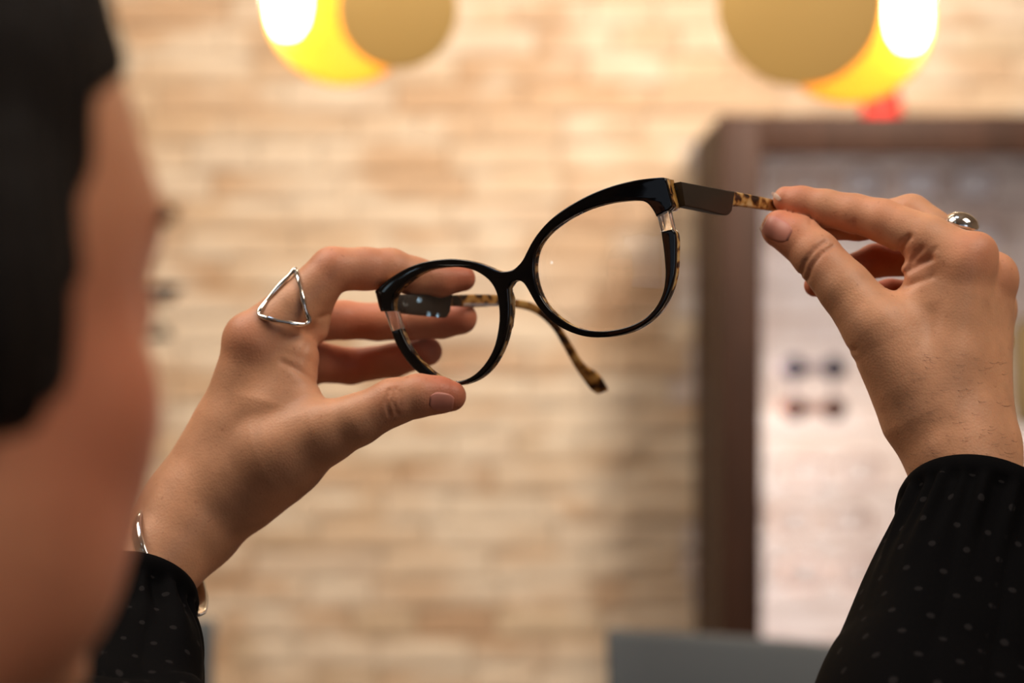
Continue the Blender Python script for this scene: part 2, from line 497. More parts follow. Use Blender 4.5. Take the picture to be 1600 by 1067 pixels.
# ------------------------------------------------------------------ display cabinet on the brick wall
CF = 2.80                       # front of the cabinet
cx0 = X(1126, CF); cx1 = cx0 + 1.05; cz1 = Z(180, CF); cz0 = 0.30
FW = 0.048
cab = empty('display_cabinet', (cx0, WY, cz0))
tag(cab, 'dark mahogany open-fronted wall cabinet with lit brick behind its shelves', 'cabinet')
box('stile', cx0, cx0 + FW, CF, CF + 0.03, cz0, cz1, M['wood'], cab, 0.002)
box('stile', cx1 - FW, cx1, CF, CF + 0.03, cz0, cz1, M['wood'], cab, 0.002)
box('rail', cx0 + FW, cx1 - FW, CF, CF + 0.03, cz1 - 0.045, cz1, M['wood'], cab, 0.002)
box('rail', cx0 + FW, cx1 - FW, CF, CF + 0.03, cz0, cz0 + 0.07, M['wood'], cab, 0.002)
box('side_panel', cx0, cx0 + 0.018, CF + 0.03, WY - 0.006, cz0, cz1, M['wood'], cab)
box('side_panel', cx1 - 0.018, cx1, CF + 0.03, WY - 0.006, cz0, cz1, M['wood'], cab)
box('top_panel', cx0 + 0.018, cx1 - 0.018, CF + 0.03, WY - 0.006, cz1 - 0.018, cz1, M['wood'], cab)
box('bottom_panel', cx0 + 0.018, cx1 - 0.018, CF + 0.03, WY - 0.006, cz0, cz0 + 0.018, M['wood'], cab)
for (sx_, sg) in ((cx0 + 0.030, 1), (cx1 - 0.030, -1)):
    box('light_strip', sx_ - 0.006, sx_ + 0.006, CF + 0.031, CF + 0.036, cz0 + 0.05, cz1 - 0.08, M['led'], cab)
    area('cabinet_led', (sx_ + sg * 0.004, CF + 0.042, (cz0 + cz1) / 2 - 0.02), (sx_ + sg * 0.28, WY + 0.05, (cz0 + cz1) / 2 - 0.02), 0.012, 2.9, (1.0, 0.85, 0.78), cz1 - cz0 - 0.14)
shelfY = [312, 402, 668, 768, 848, 930]
SY0, SY1 = CF + 0.14, CF + 0.30
for py in shelfY:
    zz = Z(py, CF + 0.12)
    box('glass_shelf', cx0 + 0.02, cx1 - 0.02, SY0, SY1, zz - 0.0045, zz, M['glass_shelf'], cab)

# rack with two rails and four round knobs
RYk = CF + 0.09
rack = empty('display_rack', (X(1270, RYk), RYk, Z(640, RYk)))
tag(rack, 'small rack of one grey and one brown rail with dark knobs in the wooden cabinet', 'rack')
for py, mr, mk in ((575, 'rail', 'knob'), (638, 'rail_b', 'knob_b')):
    o = box('rail', X(1216, RYk), X(1322, RYk), RYk, RYk + 0.006, Z(py + 9, RYk), Z(py - 9, RYk), M[mr], rack, 0.002)
    for px in (1239, 1301):
        V, Fc = tube_data([(X(px, RYk), RYk - 0.006, Z(py, RYk)), (X(px, RYk), RYk - 0.016, Z(py, RYk)), (X(px, RYk), RYk - 0.020, Z(py, RYk))], [0.012, 0.0145, 0.010], 16)
        link_mesh('knob', V, Fc, M[mk], rack)
for px in (1239, 1301):
    tube('rod', [(X(px, RYk), RYk + 0.004, Z(580, RYk)), (X(px, RYk), RYk + 0.004, Z(633, RYk))], 0.0016, M['rail'], rack, 8)

# eyeglasses waiting on the glass shelves
def small_glasses(px, py, matk, label, group):
    Y = CF + 0.16; base = Vector((X(px, Y), Y, Z(py, CF + 0.12)))
    g = empty('display_eyeglasses', base); tag(g, label, 'eyeglasses', group)
    for s in (-1, 1):
        cx = base.x + s * 0.034; cz = base.z + 0.0225
        ring = [(cx + 0.025 * math.copysign(abs(math.cos(a)) ** 0.8, math.cos(a)), Y, cz + 0.0205 * math.copysign(abs(math.sin(a)) ** 0.8, math.sin(a))) for a in [2 * math.pi * k / 24 for k in range(24)]]
        tube('rim', ring, 0.0022, M[matk], g, 8, closed=True)
        V = [(cx, Y, cz)] + [(cx + (p[0] - cx) * .96, Y, cz + (p[2] - cz) * .96) for p in ring]
        link_mesh('lens', V, [[0, 1 + k, 1 + (k + 1) % 24] for k in range(24)], M['lens'], g)
        tube('temple', [(cx + s * 0.026, Y, cz + 0.008), (cx + s * 0.030, Y + 0.006, cz + 0.009), (cx + s * 0.029, Y + 0.09, cz + 0.008), (cx + s * 0.028, Y + 0.13, cz - 0.012)], 0.002, M[matk], g, 8)
    tube('bridge', [(base.x - 0.010, Y, base.z + 0.028), (base.x, Y - 0.001, base.z + 0.031), (base.x + 0.010, Y, base.z + 0.028)], 0.0022, M[matk], g, 8)
    return g
small_glasses(1300, 768, 'pale_frame', 'pale brown eyeglasses on the shelf just below the knobbed rack', None)
small_glasses(1285, 848, 'pale_frame_b', 'taupe eyeglasses on the second shelf below the knobbed rack', None)
small_glasses(1300, 930, 'pale_frame', 'pale brown eyeglasses low in the cabinet just above the grey chair back', None)
small_glasses(1305, 312, 'pale_frame_b', 'taupe eyeglasses at the left end of the top glass shelf', None)
small_glasses(1480, 312, 'pale_frame', 'pale brown eyeglasses on the top shelf above the hand with the dome ring', None)
small_glasses(1490, 402, 'pale_frame_b', 'taupe eyeglasses behind the fingers of the right hand', None)

# olive brass canister standing at the right edge
Yc = CF + 0.20
zb = Z(668, CF + 0.12)
tag(lathe('canister', [(0.001, 0), (0.030, 0), (0.036, 0.004), (0.038, 0.03), (0.038, 0.115), (0.034, 0.128), (0.018, 0.133), (0.001, 0.134)], M['olive'], None, (X(1628, Yc), Yc, zb)),
    'olive brass canister on a cabinet shelf at the right edge, behind the wrist', 'canister')

# red ornament on the cabinet top
Yr = CF + 0.10
tag(lathe('ornament', [(0.001, 0), (0.022, 0), (0.025, 0.005), (0.024, 0.022), (0.018, 0.042), (0.009, 0.056), (0.001, 0.060)], M['red'], None, (X(1378, Yr), Yr, cz1)),
    'small red ornament standing on top of the dark wooden cabinet', 'ornament')

# ------------------------------------------------------------------ pendant lamps: gold dish lit by a bulb behind an offset brass disc
def lamp(dish_px, disc_px, disc_r, dish_r, Y, label, side):
    dc = P(dish_px[0], dish_px[1], Y + 0.035); fc = P(disc_px[0], disc_px[1], Y - 0.035)
    r = dish_r * Y / F; rf = disc_r * Y / F
    t = empty('pendant_lamp', dc); tag(t, label, 'lamp', 'brass disc pendant lamps')
    ax = Vector((side * -0.10, -1, 0)).normalized()
    prof = [(0.002, -0.030), (r * 0.35, -0.027), (r * 0.7, -0.014), (r * 0.9, 0.004), (r, 0.020), (r + 0.0015, 0.020), (r * 0.91, 0.001), (r * 0.7, -0.018), (r * 0.35, -0.031), (0.002, -0.034)]
    lathe('reflector_dish', prof, M['gold_in'], t, dc, ax, 56)
    lathe('front_disc', [(0.001, 0.002), (rf - 0.002, 0.002), (rf, 0.001), (rf, -0.001), (rf - 0.002, -0.002), (0.001, -0.002)], M['brass'], t, fc, Vector((side * -0.05, -1, 0)), 64)
    bc = dc + Vector((side * r * 0.72, -0.012, r * 0.05))
    lathe('bulb', [(0.0005, -0.030), (0.010, -0.028), (0.018, -0.016), (0.021, 0.0), (0.021, 0.020), (0.016, 0.036), (0.010, 0.044), (0.0005, 0.046)], M['bulb'], t, bc, (0, 0, 1), 24)
    tube('socket', [bc + Vector((0, 0, 0.018)), bc + Vector((0, 0.006, r * 1.05))], 0.006, M['brass'], t, 12)
    tube('bracket', [dc + Vector((0, 0.02, 0)), (dc + fc) / 2 + Vector((0, 0, 0)), fc + Vector((0, 0.003, 0))], 0.004, M['brass'], t, 10)
    tube('stem', [dc + Vector((0, 0.030, 0)), dc + Vector((0, 0.034, 0.05)), Vector((dc.x, dc.y + 0.034, RZ))], 0.0035, M['brass'], t, 10)
    l = bpy.data.lights.new('lamp_glow', 'POINT'); l.energy = 0.20; l.color = (1.0, 0.80, 0.55); l.shadow_soft_size = 0.022
    lo = bpy.data.objects.new('lamp_glow', l); C.objects.link(lo); lo.location = bc + Vector((0, -0.026, 0)); 
    return t
lamp((535, 18), (621, 14), 92, 120, 2.25, 'left hanging lamp, brass disc before a glowing gold dish, nearer the dark hair', -1)
lamp((1326, 38), (1250, 6), 127, 128, 2.25, 'right hanging lamp, brass disc before a glowing gold dish, above the wooden cabinet', 1)

# ------------------------------------------------------------------ grey chairs
def chair(corner_px, corner_py, Y, label, flip=1, tilt=0.0, wdt=0.46):
    """upholstered chair; the given pixel is the upper corner of its back"""
    c = P(corner_px, corner_py, Y)
    cx = c.x + flip * wdt / 2
    t = empty('upholstered_chair', (cx, Y, 0)); tag(t, label, 'chair', 'grey chairs before the brick wall')
    H = c.z
    bm = bmesh.new(); nx, nz = 12, 8
    grid = {}
    for side_ in (0, 1):
        for j in range(nz + 1):
            for i in range(nx + 1):
                u = i / nx * 2 - 1; v = j / nz
                bend = 0.05 * (1 - u * u)
                xx = cx + u * (wdt / 2 - 0.012 * (1 - v)) ; zz = 0.46 + (H - 0.46) * v - tilt * (u * flip + 1) * v
                th = 0.022 * (1 if abs(u) < 0.99 and 0 < v < 1 else 0.7)
                yy = Y + bend + (th if side_ else -th) + 0.10 * v
                grid[(side_, i, j)] = bm.verts.new((xx, yy - 0.10, zz))
    for j in range(nz):
        for i in range(nx):
            bm.faces.new([grid[(0, i, j)], grid[(0, i + 1, j)], grid[(0, i + 1, j + 1)], grid[(0, i, j + 1)]])
            bm.faces.new([grid[(1, i, j)], grid[(1, i, j + 1)], grid[(1, i + 1, j + 1)], grid[(1, i + 1, j)]])
    for i in range(nx):
        bm.faces.new([grid[(0, i, nz)], grid[(0, i + 1, nz)], grid[(1, i + 1, nz)], grid[(1, i, nz)]])
        bm.faces.new([grid[(0, i + 1, 0)], grid[(0, i, 0)], grid[(1, i, 0)], grid[(1, i + 1, 0)]])
    for j in range(nz):
        bm.faces.new([grid[(0, 0, j + 1)], grid[(1, 0, j + 1)], grid[(1, 0, j)], grid[(0, 0, j)]])
        bm.faces.new([grid[(0, nx, j)], grid[(1, nx, j)], grid[(1, nx, j + 1)], grid[(0, nx, j + 1)]])
    o = from_bm('backrest', bm, M['upholstery'], t, True); bevel(o, 0.006, 2, 0.9)
    o = box('seat', cx - 0.23, cx + 0.23, Y - 0.10, Y + 0.36, 0.42, 0.49, M['upholstery'], t, 0.02)
    for sx in (-1, 1):
        for y0 in (Y - 0.06, Y + 0.32):
            tube('leg', [(cx + sx * 0.20, y0, 0.43), (cx + sx * 0.225, y0, 0.0)], [0.013, 0.009], M['chair_metal'], t, 12)
    return t
chair(947, 983, 2.15, 'slate grey upholstered chair below the display cabinet', 1, 0.022)
chair(336, 968, 2.30, 'slate grey chair, only its back corner showing beside the left black sleeve', -1, 0.01)

# ------------------------------------------------------------------ implicit surfaces
def smin(a, b, k):
    if k <= 0: return np.minimum(a, b)
    h = np.clip(0.5 + 0.5 * (b - a) / k, 0, 1)
    return b * (1 - h) + a * h - k * h * (1 - h)

def cone(p, a, b, ra, rb):
    a = np.array(a, np.float32); b = np.array(b, np.float32); ab = b - a
    t = np.clip(((p - a) @ ab) / float(ab @ ab), 0, 1)
    q = p - a - t[:, None] * ab
    return np.sqrt(np.einsum('ij,ij->i', q, q)) - (ra + (rb - ra) * t)

def ell(p, c, r, rot=None):
    q = p - np.array(c, np.float32)
    if rot is not None: q = q @ np.array(rot, np.float32)
    r = np.array(r, np.float32)
    k0 = np.sqrt(((q / r) ** 2).sum(1)); k1 = np.sqrt(((q / (r * r)) ** 2).sum(1)) + 1e-9
    return k0 * (k0 - 1) / k1

def chain(p, pts, k):
    f = None
    for (a, b) in zip(pts[:-1], pts[1:]):
        g = cone(p, a[:3], b[:3], a[3], b[3])
        f = g if f is None else smin(f, g, k)
    return f

def seg2(p, a, b):
    a = np.array(a, np.float32); b = np.array(b, np.float32); ab = b - a
    q = p[:, :2] - a; t = np.clip((q @ ab) / float(ab @ ab), 0, 1)
    return np.sqrt(((q - t[:, None] * ab) ** 2).sum(1))

def surface_nets(fn, lo, hi, h, chunk=400000):
    lo = np.array(lo, np.float32); n = np.ceil((np.array(hi) - lo) / h).astype(int) + 1
    xs = [lo[i] + h * np.arange(n[i], dtype=np.float32) for i in range(3)]
    # coarse pass first: only the cells near the surface are evaluated finely
    st = 6
    nc = (n + st - 1) // st + 1
    cxs = [lo[i] + h * st * np.arange(nc[i], dtype=np.float32) for i in range(3)]
    G = np.stack(np.meshgrid(*cxs, indexing='ij'), -1).reshape(-1, 3)
    cf = fn(G).reshape(nc)
    big = np.repeat(np.repeat(np.repeat(cf, st, 0), st, 1), st, 2)[:n[0], :n[1], :n[2]].astype(np.float32)
    big = big.copy()
    band = h * st * 2.0
    # a block is refined if any of its coarse corners is close to the surface
    near_ = np.abs(cf) < band
    nb = near_.copy()
    for ax in range(3):
        s1 = [slice(None)] * 3; s2 = [slice(None)] * 3
        s1[ax] = slice(0, -1); s2[ax] = slice(1, None)
        t_ = nb.copy(); t_[tuple(s1)] |= nb[tuple(s2)]; t_[tuple(s2)] |= nb[tuple(s1)]; nb = t_
    nbig = np.repeat(np.repeat(np.repeat(nb, st, 0), st, 1), st, 2)[:n[0], :n[1], :n[2]]
    idx = np.argwhere(nbig)
    vals = np.empty(len(idx), np.float32)
    for s in range(0, len(idx), chunk):
        ii = idx[s:s + chunk]
        p = np.stack([xs[0][ii[:, 0]], xs[1][ii[:, 1]], xs[2][ii[:, 2]]], 1)
        vals[s:s + chunk] = fn(p)
    big[nbig] = vals
    S = big < 0
    c = [S[i:n[0] - 1 + i, j:n[1] - 1 + j, k:n[2] - 1 + k] for i in (0, 1) for j in (0, 1) for k in (0, 1)]
    cnt = sum(x.astype(np.int8) for x in c)
    act = (cnt > 0) & (cnt < 8)
    ci = np.argwhere(act)
    vid = -np.ones(act.shape, np.int64); vid[act] = np.arange(len(ci))
    acc = np.zeros((len(ci), 3)); num = np.zeros(len(ci))
    corners = [(i, j, k) for i in (0, 1) for j in (0, 1) for k in (0, 1)]
    for a in corners:
        for ax in range(3):
            if a[ax] == 1: continue
            b = list(a); b[ax] = 1
            fa = big[ci[:, 0] + a[0], ci[:, 1] + a[1], ci[:, 2] + a[2]]
            fb = big[ci[:, 0] + b[0], ci[:, 1] + b[1], ci[:, 2] + b[2]]
            m = (fa < 0) != (fb < 0)
            t = np.where(m, fa / np.where(m, fa - fb, 1), 0)
            pt = np.tile(np.array(a, float), (len(ci), 1)); pt[:, ax] += t
            acc += pt * m[:, None]; num += m
    V = (ci + acc / num[:, None]) * h + lo
    faces = []
    for ax in range(3):
        o1, o2 = [(1, 2), (2, 0), (0, 1)][ax]
        s1 = [slice(None)] * 3; s2 = [slice(None)] * 3
        s1[ax] = slice(0, -1); s2[ax] = slice(1, None)
        A, B = S[tuple(s1)], S[tuple(s2)]
        e = np.argwhere(A != B)
        ok = (e[:, o1] > 0) & (e[:, o2] > 0) & (e[:, o1] < n[o1] - 1) & (e[:, o2] < n[o2] - 1)
        e = e[ok]
        flip = A[e[:, 0], e[:, 1], e[:, 2]]
        def g(d1, d2):
            q = e.copy(); q[:, o1] -= d1; q[:, o2] -= d2
            return vid[q[:, 0], q[:, 1], q[:, 2]]
        q = np.stack([g(1, 1), g(0, 1), g(0, 0), g(1, 0)], 1)
        q[~flip] = q[~flip][:, ::-1]
        faces.append(q)
    Fq = np.concatenate(faces)
    Fq = Fq[(Fq >= 0).all(1)]
    return V, Fq

def to_world(V, Y0):
    """hand space (pixel x, pixel y, depth in pixels behind Y0) to metres"""
    V = np.asarray(V, float)
    Y = Y0 + V[:, 2] * Y0 / F
    return np.stack([(V[:, 0] - 800) * Y / F, Y, CZ - (V[:, 1] - 533.5) * Y / F], 1)

def project(fn, pts2, d0=-260, d1=400, step=0.8):
    """march from the viewer's side until the surface is met; returns depths"""
    p = np.column_stack([np.array(pts2, np.float32), np.full(len(pts2), d0, np.float32)]).astype(np.float32)
    alive = np.ones(len(p), bool)
    for _ in range(160):
        f = fn(p)
        p[:, 2] += np.clip(f, -2, 40) * step * alive
        alive &= (np.abs(f) > 0.05) & (p[:, 2] < d1)
    return p

# ------------------------------------------------------------------ right hand
RH0 = 1.07
R_idx = [(1510, 412, 2, 47), (1450, 376, 22, 40), (1380, 345, 45, 33.5), (1335, 334, 62, 30.5), (1290, 325, 76, 29), (1252, 317, 86, 26), (1229, 312, 92, 21)]
R_mid = [(1545, 440, 62, 43), (1490, 385, 84, 36), (1424, 336, 104, 32.5), (1340, 349, 122, 27), (1272, 356, 116, 21)]
R_rng = [(1549, 478, 130, 40), (1500, 430, 165, 32), (1440, 402, 178, 29), (1366, 408, 158, 26), (1310, 428, 135, 22), (1274, 446, 122, 18)]
R_pky = [(1548, 530, 185, 35), (1500, 485, 215, 27), (1447, 462, 225, 24), (1390, 458, 205, 22), (1335, 466, 185, 19)]
R_thb = [(1425, 590, -8, 66), (1372, 512, -6, 55), (1322, 452, 12, 43), (1276, 399, 34, 38), (1247, 371, 52, 34.5), (1219, 358, 66, 30)]
grooves_R = [([(1252, 428), (1258, 410), (1272, 391), (1290, 378)], 3.2, 3.0, 60), ([(1262, 436), (1269, 415), (1283, 397), (1300, 386)], 3.2, 3.2, 60),
             ([(1403, 398), (1411, 382), (1422, 370)], 4.6, 5.0, 60), ([(1420, 420), (1429, 403), (1441, 388)], 4.4, 3.2, 50), ([(1434, 409), (1450, 400), (1462, 389)], 4.2, 1.8, 50),
             ([(1398, 448), (1414, 427), (1436, 414), (1456, 404)], 5.0, 5.0, 60), ([(1414, 451), (1434, 441), (1456, 433)], 4.5, 1.8, 50),
             ([(1312, 536), (1322, 546), (1336, 548)], 4.5, 1.8, 60), ([(1256, 330), (1268, 336), (1266, 350)], 3, 1.6, 140),
             ([(1336, 345), (1340, 362), (1338, 372)], 3, 1.5, 140), ([(1316, 562), (1336, 566)], 5, 1.2, 60)]
def f_right(p):
    wrist = cone(p, (1503, 700, -14), (1478, 590, 10), 88, 82)
    fore = cone(p, (1503, 700, -14), (1540, 850, -96), 88, 78)
    pl = smin(wrist, fore, 30)
    pl = smin(pl, cone(p, (1490, 640, 0), (1505, 420, 5), 74, 46), 30)
    pl = smin(pl, cone(p, (1515, 640, 40), (1541, 450, 62), 64, 46), 34)
    pl = smin(pl, cone(p, (1515, 650, 80), (1547, 490, 125), 54, 40), 34)
    pl = smin(pl, cone(p, (1515, 660, 100), (1545, 535, 180), 48, 36), 30)
    # thumb root and the web towards the index finger
    pl = smin(pl, cone(p, (1450, 640, -4), (1390, 530, -4), 80, 58), 24)
    pl = smin(pl, cone(p, (1408, 520, 10), (1470, 440, 22), 58, 36), 26)
    pl = smin(pl, cone(p, (1425, 425, 8), (1470, 408, 12), 18, 30), 16)
    pl = smin(pl, cone(p, (1440, 405, 12), (1462, 470, 8), 20, 38), 14)
    # knuckle bumps
    pl = smin(pl, ell(p, (1526, 396, -4), (34, 34, 34)), 14)
    pl = smin(pl, ell(p, (1558, 430, 52), (33, 36, 36)), 12)
    th = chain(p, R_thb, 9)
    f = smin(pl, th, 16)
    for ch, k in ((R_idx, 13), (R_mid, 12), (R_rng, 12), (R_pky, 12)):
        c = chain(p, ch, 7)
        f = np.minimum(f, smin(pl, c, k))
    for pts, wd, dp, dmax in grooves_R:
        d = None
        for a, b in zip(pts[:-1], pts[1:]):
            s = seg2(p, a, b); d = s if d is None else np.minimum(d, s)
        f = f + dp * np.exp(-(d / wd) ** 2) * (p[:, 2] < dmax)
    # a few tendons and slight unevenness
    f = f - 1.2 * np.exp(-(seg2(p, (1490, 640), (1524, 430)) / 13) ** 2) * np.clip((60 - p[:, 2]) / 60, 0, 1)
    f = f + 0.45 * np.sin(p[:, 0] * 0.043 + p[:, 1] * 0.02) * np.sin(p[:, 1] * 0.051 + 1.3)
    return f

# ------------------------------------------------------------------ left hand
LH0 = 1.10
L_idx = [(396, 536, -6, 47), (462, 479, 4, 40), (519, 421, 14, 35), (570, 420, 28, 33), (610, 421, 38, 32.5), (645, 431, 48, 29.5), (688, 438, 60, 25.5), (723, 435, 70, 20.5)]
L_mid = [(425, 530, 72, 44), (478, 500, 122, 36), (538, 500, 162, 30), (590, 503, 164, 28.5), (640, 503, 158, 28), (690, 501, 148, 27), (720, 497, 140, 25.5)]
L_rng = [(440, 552, 145, 40), (490, 565, 185, 33), (548, 572, 208, 28), (615, 563, 196, 26), (669, 549, 178, 22.5)]
L_pky = [(460, 580, 210, 34), (505, 572, 246, 22), (560, 568, 262, 19), (605, 560, 250, 16)]
L_thb = [(430, 712, -34, 72), (505, 676, -66, 51), (558, 656, -84, 40), (614, 628, -92, 36), (655, 618, -90, 33), (684, 617, -86, 28.5), (705, 619, -84, 24)]
grooves_L = [([(609, 610), (604, 628), (609, 648)], 3.4, 2.8, -60), ([(619, 608), (614, 628), (620, 646)], 3.4, 2.3, -60), ([(626, 612), (624, 634)], 3, 1.6, -60),
             ([(442, 566), (464, 578), (496, 600)], 5.5, 3.0, 20), ([(462, 574), (470, 556), (479, 540)], 5.0, 1.4, 20),
             ([(500, 496), (514, 492)], 4, 2.0, 30)]
def f_left(p):
    wrist = cone(p, (300, 806, 8), (372, 690, 14), 82, 80)
    fore = cone(p, (300, 806, 8), (226, 902, -46), 82, 72)
    pl = smin(wrist, fore, 26)
    pl = smin(pl, cone(p, (350, 730, 10), (396, 545, -4), 64, 47), 24)
    pl = smin(pl, cone(p, (375, 720, 50), (428, 545, 68), 60, 46), 32)
    pl = smin(pl, cone(p, (385, 725, 80), (442, 570, 140), 54, 40), 32)
    pl = smin(pl, cone(p, (385, 735, 100), (460, 605, 200), 48, 34), 18)
    pl = smin(pl, cone(p, (372, 760, -6), (440, 712, -34), 76, 70), 24)
    # web between thumb and index finger
    pl = smin(pl, cone(p, (430, 640, -12), (455, 560, 0), 66, 44), 24)
    pl = smin(pl, cone(p, (462, 618, -22), (478, 668, -44), 36, 52), 16)
    pl = smin(pl, ell(p, (384, 524, -14), (32, 34, 30)), 14)
    pl = smin(pl, cone(p, (500, 462, 22), (484, 512, 30), 25, 30), 16)
    th = chain(p, L_thb, 9)
    f = smin(pl, th, 15)
    for ch, k in ((L_idx, 13), (L_mid, 12), (L_rng, 12), (L_pky, 12)):
        c = chain(p, ch, 7)
        f = np.minimum(f, smin(pl, c, k))
    for pts, wd, dp, dmax in grooves_L:
        d = None
        for a, b in zip(pts[:-1], pts[1:]):
            s = seg2(p, a, b); d = s if d is None else np.minimum(d, s)
        f = f + dp * np.exp(-(d / wd) ** 2) * (p[:, 2] < dmax)
    f = f + 0.45 * np.sin(p[:, 0] * 0.041 + p[:, 1] * 0.02) * np.sin(p[:, 1] * 0.047 + 0.6)
    return f

def blush_of(V, spots):
    b = np.zeros(len(V))
    for (x, y, d, r, s) in spots:
        b = np.maximum(b, s * np.exp(-(((V[:, 0] - x) ** 2 + (V[:, 1] - y) ** 2 + (V[:, 2] - d) ** 2) / (r * r))))
    return b

VR, FR = surface_nets(f_right, (1160, 270, -230), (1660, 900, 300), 2.6)
VL, FL = surface_nets(f_left, (130, 360, -180), (770, 1010, 320), 2.6)
bR = blush_of(VR, [(1219, 358, 50, 55, .75), (1235, 315, 90, 50, .6), (1274, 446, 120, 40, .9), (1378, 345, 30, 40, .3), (1526, 396, -20, 45, .45), (1560, 430, 40, 40, .4), (1276, 399, 10, 40, .25), (1370, 410, 150, 70, .8), (1430, 405, 0, 40, .35), (1340, 360, 60, 60, .35), (1380, 450, 190, 60, .8)])
bL = blush_of(VL, [(700, 610, -90, 55, .85), (725, 436, 60, 60, .8), (719, 498, 100, 70, .8), (669, 549, 170, 80, .8), (519, 410, 0, 45, .45), (384, 524, -30, 40, .4), (580, 430, 20, 70, .4), (560, 500, 120, 90, .6), (540, 572, 190, 90, .7), (614, 628, -110, 40, .3), (490, 560, 20, 50, .45)])

# ------------------------------------------------------------------ head (local metres: x to her right, y forward, z up from eye level)
HPHI = math.radians(27.0)
HO = Vector((-0.171, 0.570, 1.212))
def h2w(V):
    V = np.asarray(V, float)
    c, s = math.cos(HPHI), math.sin(HPHI)
    return np.stack([HO.x + V[:, 0] * c + V[:, 1] * s, HO.y - V[:, 0] * s + V[:, 1] * c, HO.z + V[:, 2]], 1)
def w2h(V):
    V = np.asarray(V, float) - np.array(HO)
    c, s = math.cos(HPHI), math.sin(HPHI)
    return np.stack([V[:, 0] * c - V[:, 1] * s, V[:, 0] * s + V[:, 1] * c, V[:, 2]], 1)
def f_head(p):
    q = p.copy(); q[:, 0] = np.abs(q[:, 0])     # symmetric; units mm
    f = ell(q, (0, -8, 38), (74, 96, 82))
    f = smin(f, ell(q, (0, 30, -20), (62, 62, 78)), 24)
    f = smin(f, ell(q, (0, 55, -72), (36, 36, 42)), 26)
    f = smin(f, ell(q, (36, 26, -62), (23, 42, 34)), 24)
    f = smin(f, ell(q, (46, 50, -26), (17, 21, 17)), 16)          # cheekbone
    f = smin(f, ell(q, (31, 42, 24), (31, 32, 38)), 16)           # forehead
    f = smin(f, ell(q, (29, 68, 18), (24, 14, 12)), 18)            # brow ridge
    f = smin(f, ell(q, (26, 62, -36), (24, 24, 26)), 18)
    f = smin(f, cone(q, (0, 88, 4), (0, 112, -34), 7, 9), 10)     # nose
    f = smin(f, ell(q, (9, 104, -37), (8, 10, 7)), 5)
    f = smin(f, ell(q, (0, 93, -60), (22, 10, 6)), 6)
    f = smin(f, ell(q, (0, 92, -69), (19, 10, 7)), 5)
    f = smin(f, ell(q, (0, 86, -98), (20, 15, 16)), 14)           # chin
    f = -smin(-f, ell(q, (32, 94, -4), (17, 14, 10)), 8)           # eye sockets
    f = smin(f, ell(q, (36, 71, -4), (15.5, 15.5, 13)), 5)
    f = smin(f, ell(q, (72, -16, -6), (6, 16, 25), [[0.95, 0, 0.0], [0, 1, 0], [0.0, 0, 1]]), 5)
    neck = cone(q, (0, -22, -60), (0, -34, -190), 54, 56)
    f = smin(f, neck, 22)
    return f
HV, HF = surface_nets(lambda p: f_head(p), (-92, -118, -190), (92, 130, 132), 2.6)
head_w = h2w(HV / 1000.0)
bH = blush_of(HV, [(55, 50, -30, 70, .7), (-55, 50, -30, 70, .7), (50, 20, -80, 60, .5), (-50, 20, -80, 60, .5), (0, 112, -34, 20, .5), (0, 94, -64, 16, .9)])

# ------------------------------------------------------------------ torso, arms, legs (world metres), inside the clothes
fwd = Vector((math.sin(0.33), math.cos(0.33), 0)); rgt = Vector((math.cos(0.33), -math.sin(0.33), 0))
neck_b = Vector(h2w(np.array([[0, -0.034, -0.17]]))[0])
chest = neck_b + Vector((0, 0, -0.16)) - fwd * 0.005
hips = neck_b + Vector((0, 0, -0.50)) - fwd * 0.04
sh_R = neck_b + rgt * 0.165 + fwd * 0.05 + Vector((0, 0, -0.055)); sh_L = neck_b - rgt * 0.165 + fwd * 0.05 + Vector((0, 0, -0.055))
wr_R = Vector(to_world([(1540, 835, -88)], RH0)[0]); wr_L = Vector(to_world([(214, 925, -66)], LH0)[0])
el_R = wr_R + Vector((-0.060, -0.175, -0.165)); el_L = Vector(to_world([(155, 1235, -430)], LH0)[0])
md_R = Vector(to_world([(1482, 1040, -235)], RH0)[0]); md_L = Vector(to_world([(196, 1045, -176)], LH0)[0])
def V3(v): return (float(v.x), float(v.y), float(v.z))
def f_core(p):
    f = cone(p, V3(neck_b + Vector((0, 0, .03))), V3(neck_b + Vector((0, 0, -.08))), .050, .060)
    ex = np.array([rgt, fwd, Vector((0, 0, 1))], np.float32).T
    f = smin(f, ell(p, V3(chest), (.155, .105, .18), ex), .05)
    f = smin(f, ell(p, V3(hips + Vector((0, 0, .06))), (.165, .12, .17), ex), .06)
    for sh, el, md, wr in ((sh_R, el_R, md_R, wr_R), (sh_L, el_L, md_L, wr_L)):
        f = smin(f, cone(p, V3(sh), V3(el), .048, .038), .03)
        f = smin(f, cone(p, V3(el), V3(md), .036, .024), .02)
        f = smin(f, cone(p, V3(md), V3(wr), .024, .0195), .01)
    return f
lo = (-0.55, 0.30, 0.40); hi = (0.40, 1.15, 1.20)
CV, CFc = surface_nets(f_core, lo, hi, 0.008)

# one body mesh: head and neck, trunk and arms, both hands
person = empty('person', (float(hips.x), float(hips.y), 0.0))
tag(person, 'dark haired woman in a black dotted blouse holding up eyeglasses with both hands', 'person')
off = np.array(person.location)
parts = [(head_w, HF, bH), (CV, CFc, np.zeros(len(CV))), (to_world(VR, RH0), FR, bR), (to_world(VL, LH0), FL, bL)]
# the pixel frame of the hands is mirrored against world space: turn those faces round
parts[2] = (parts[2][0], parts[2][1][:, ::-1], bR); parts[3] = (parts[3][0], parts[3][1][:, ::-1], bL)
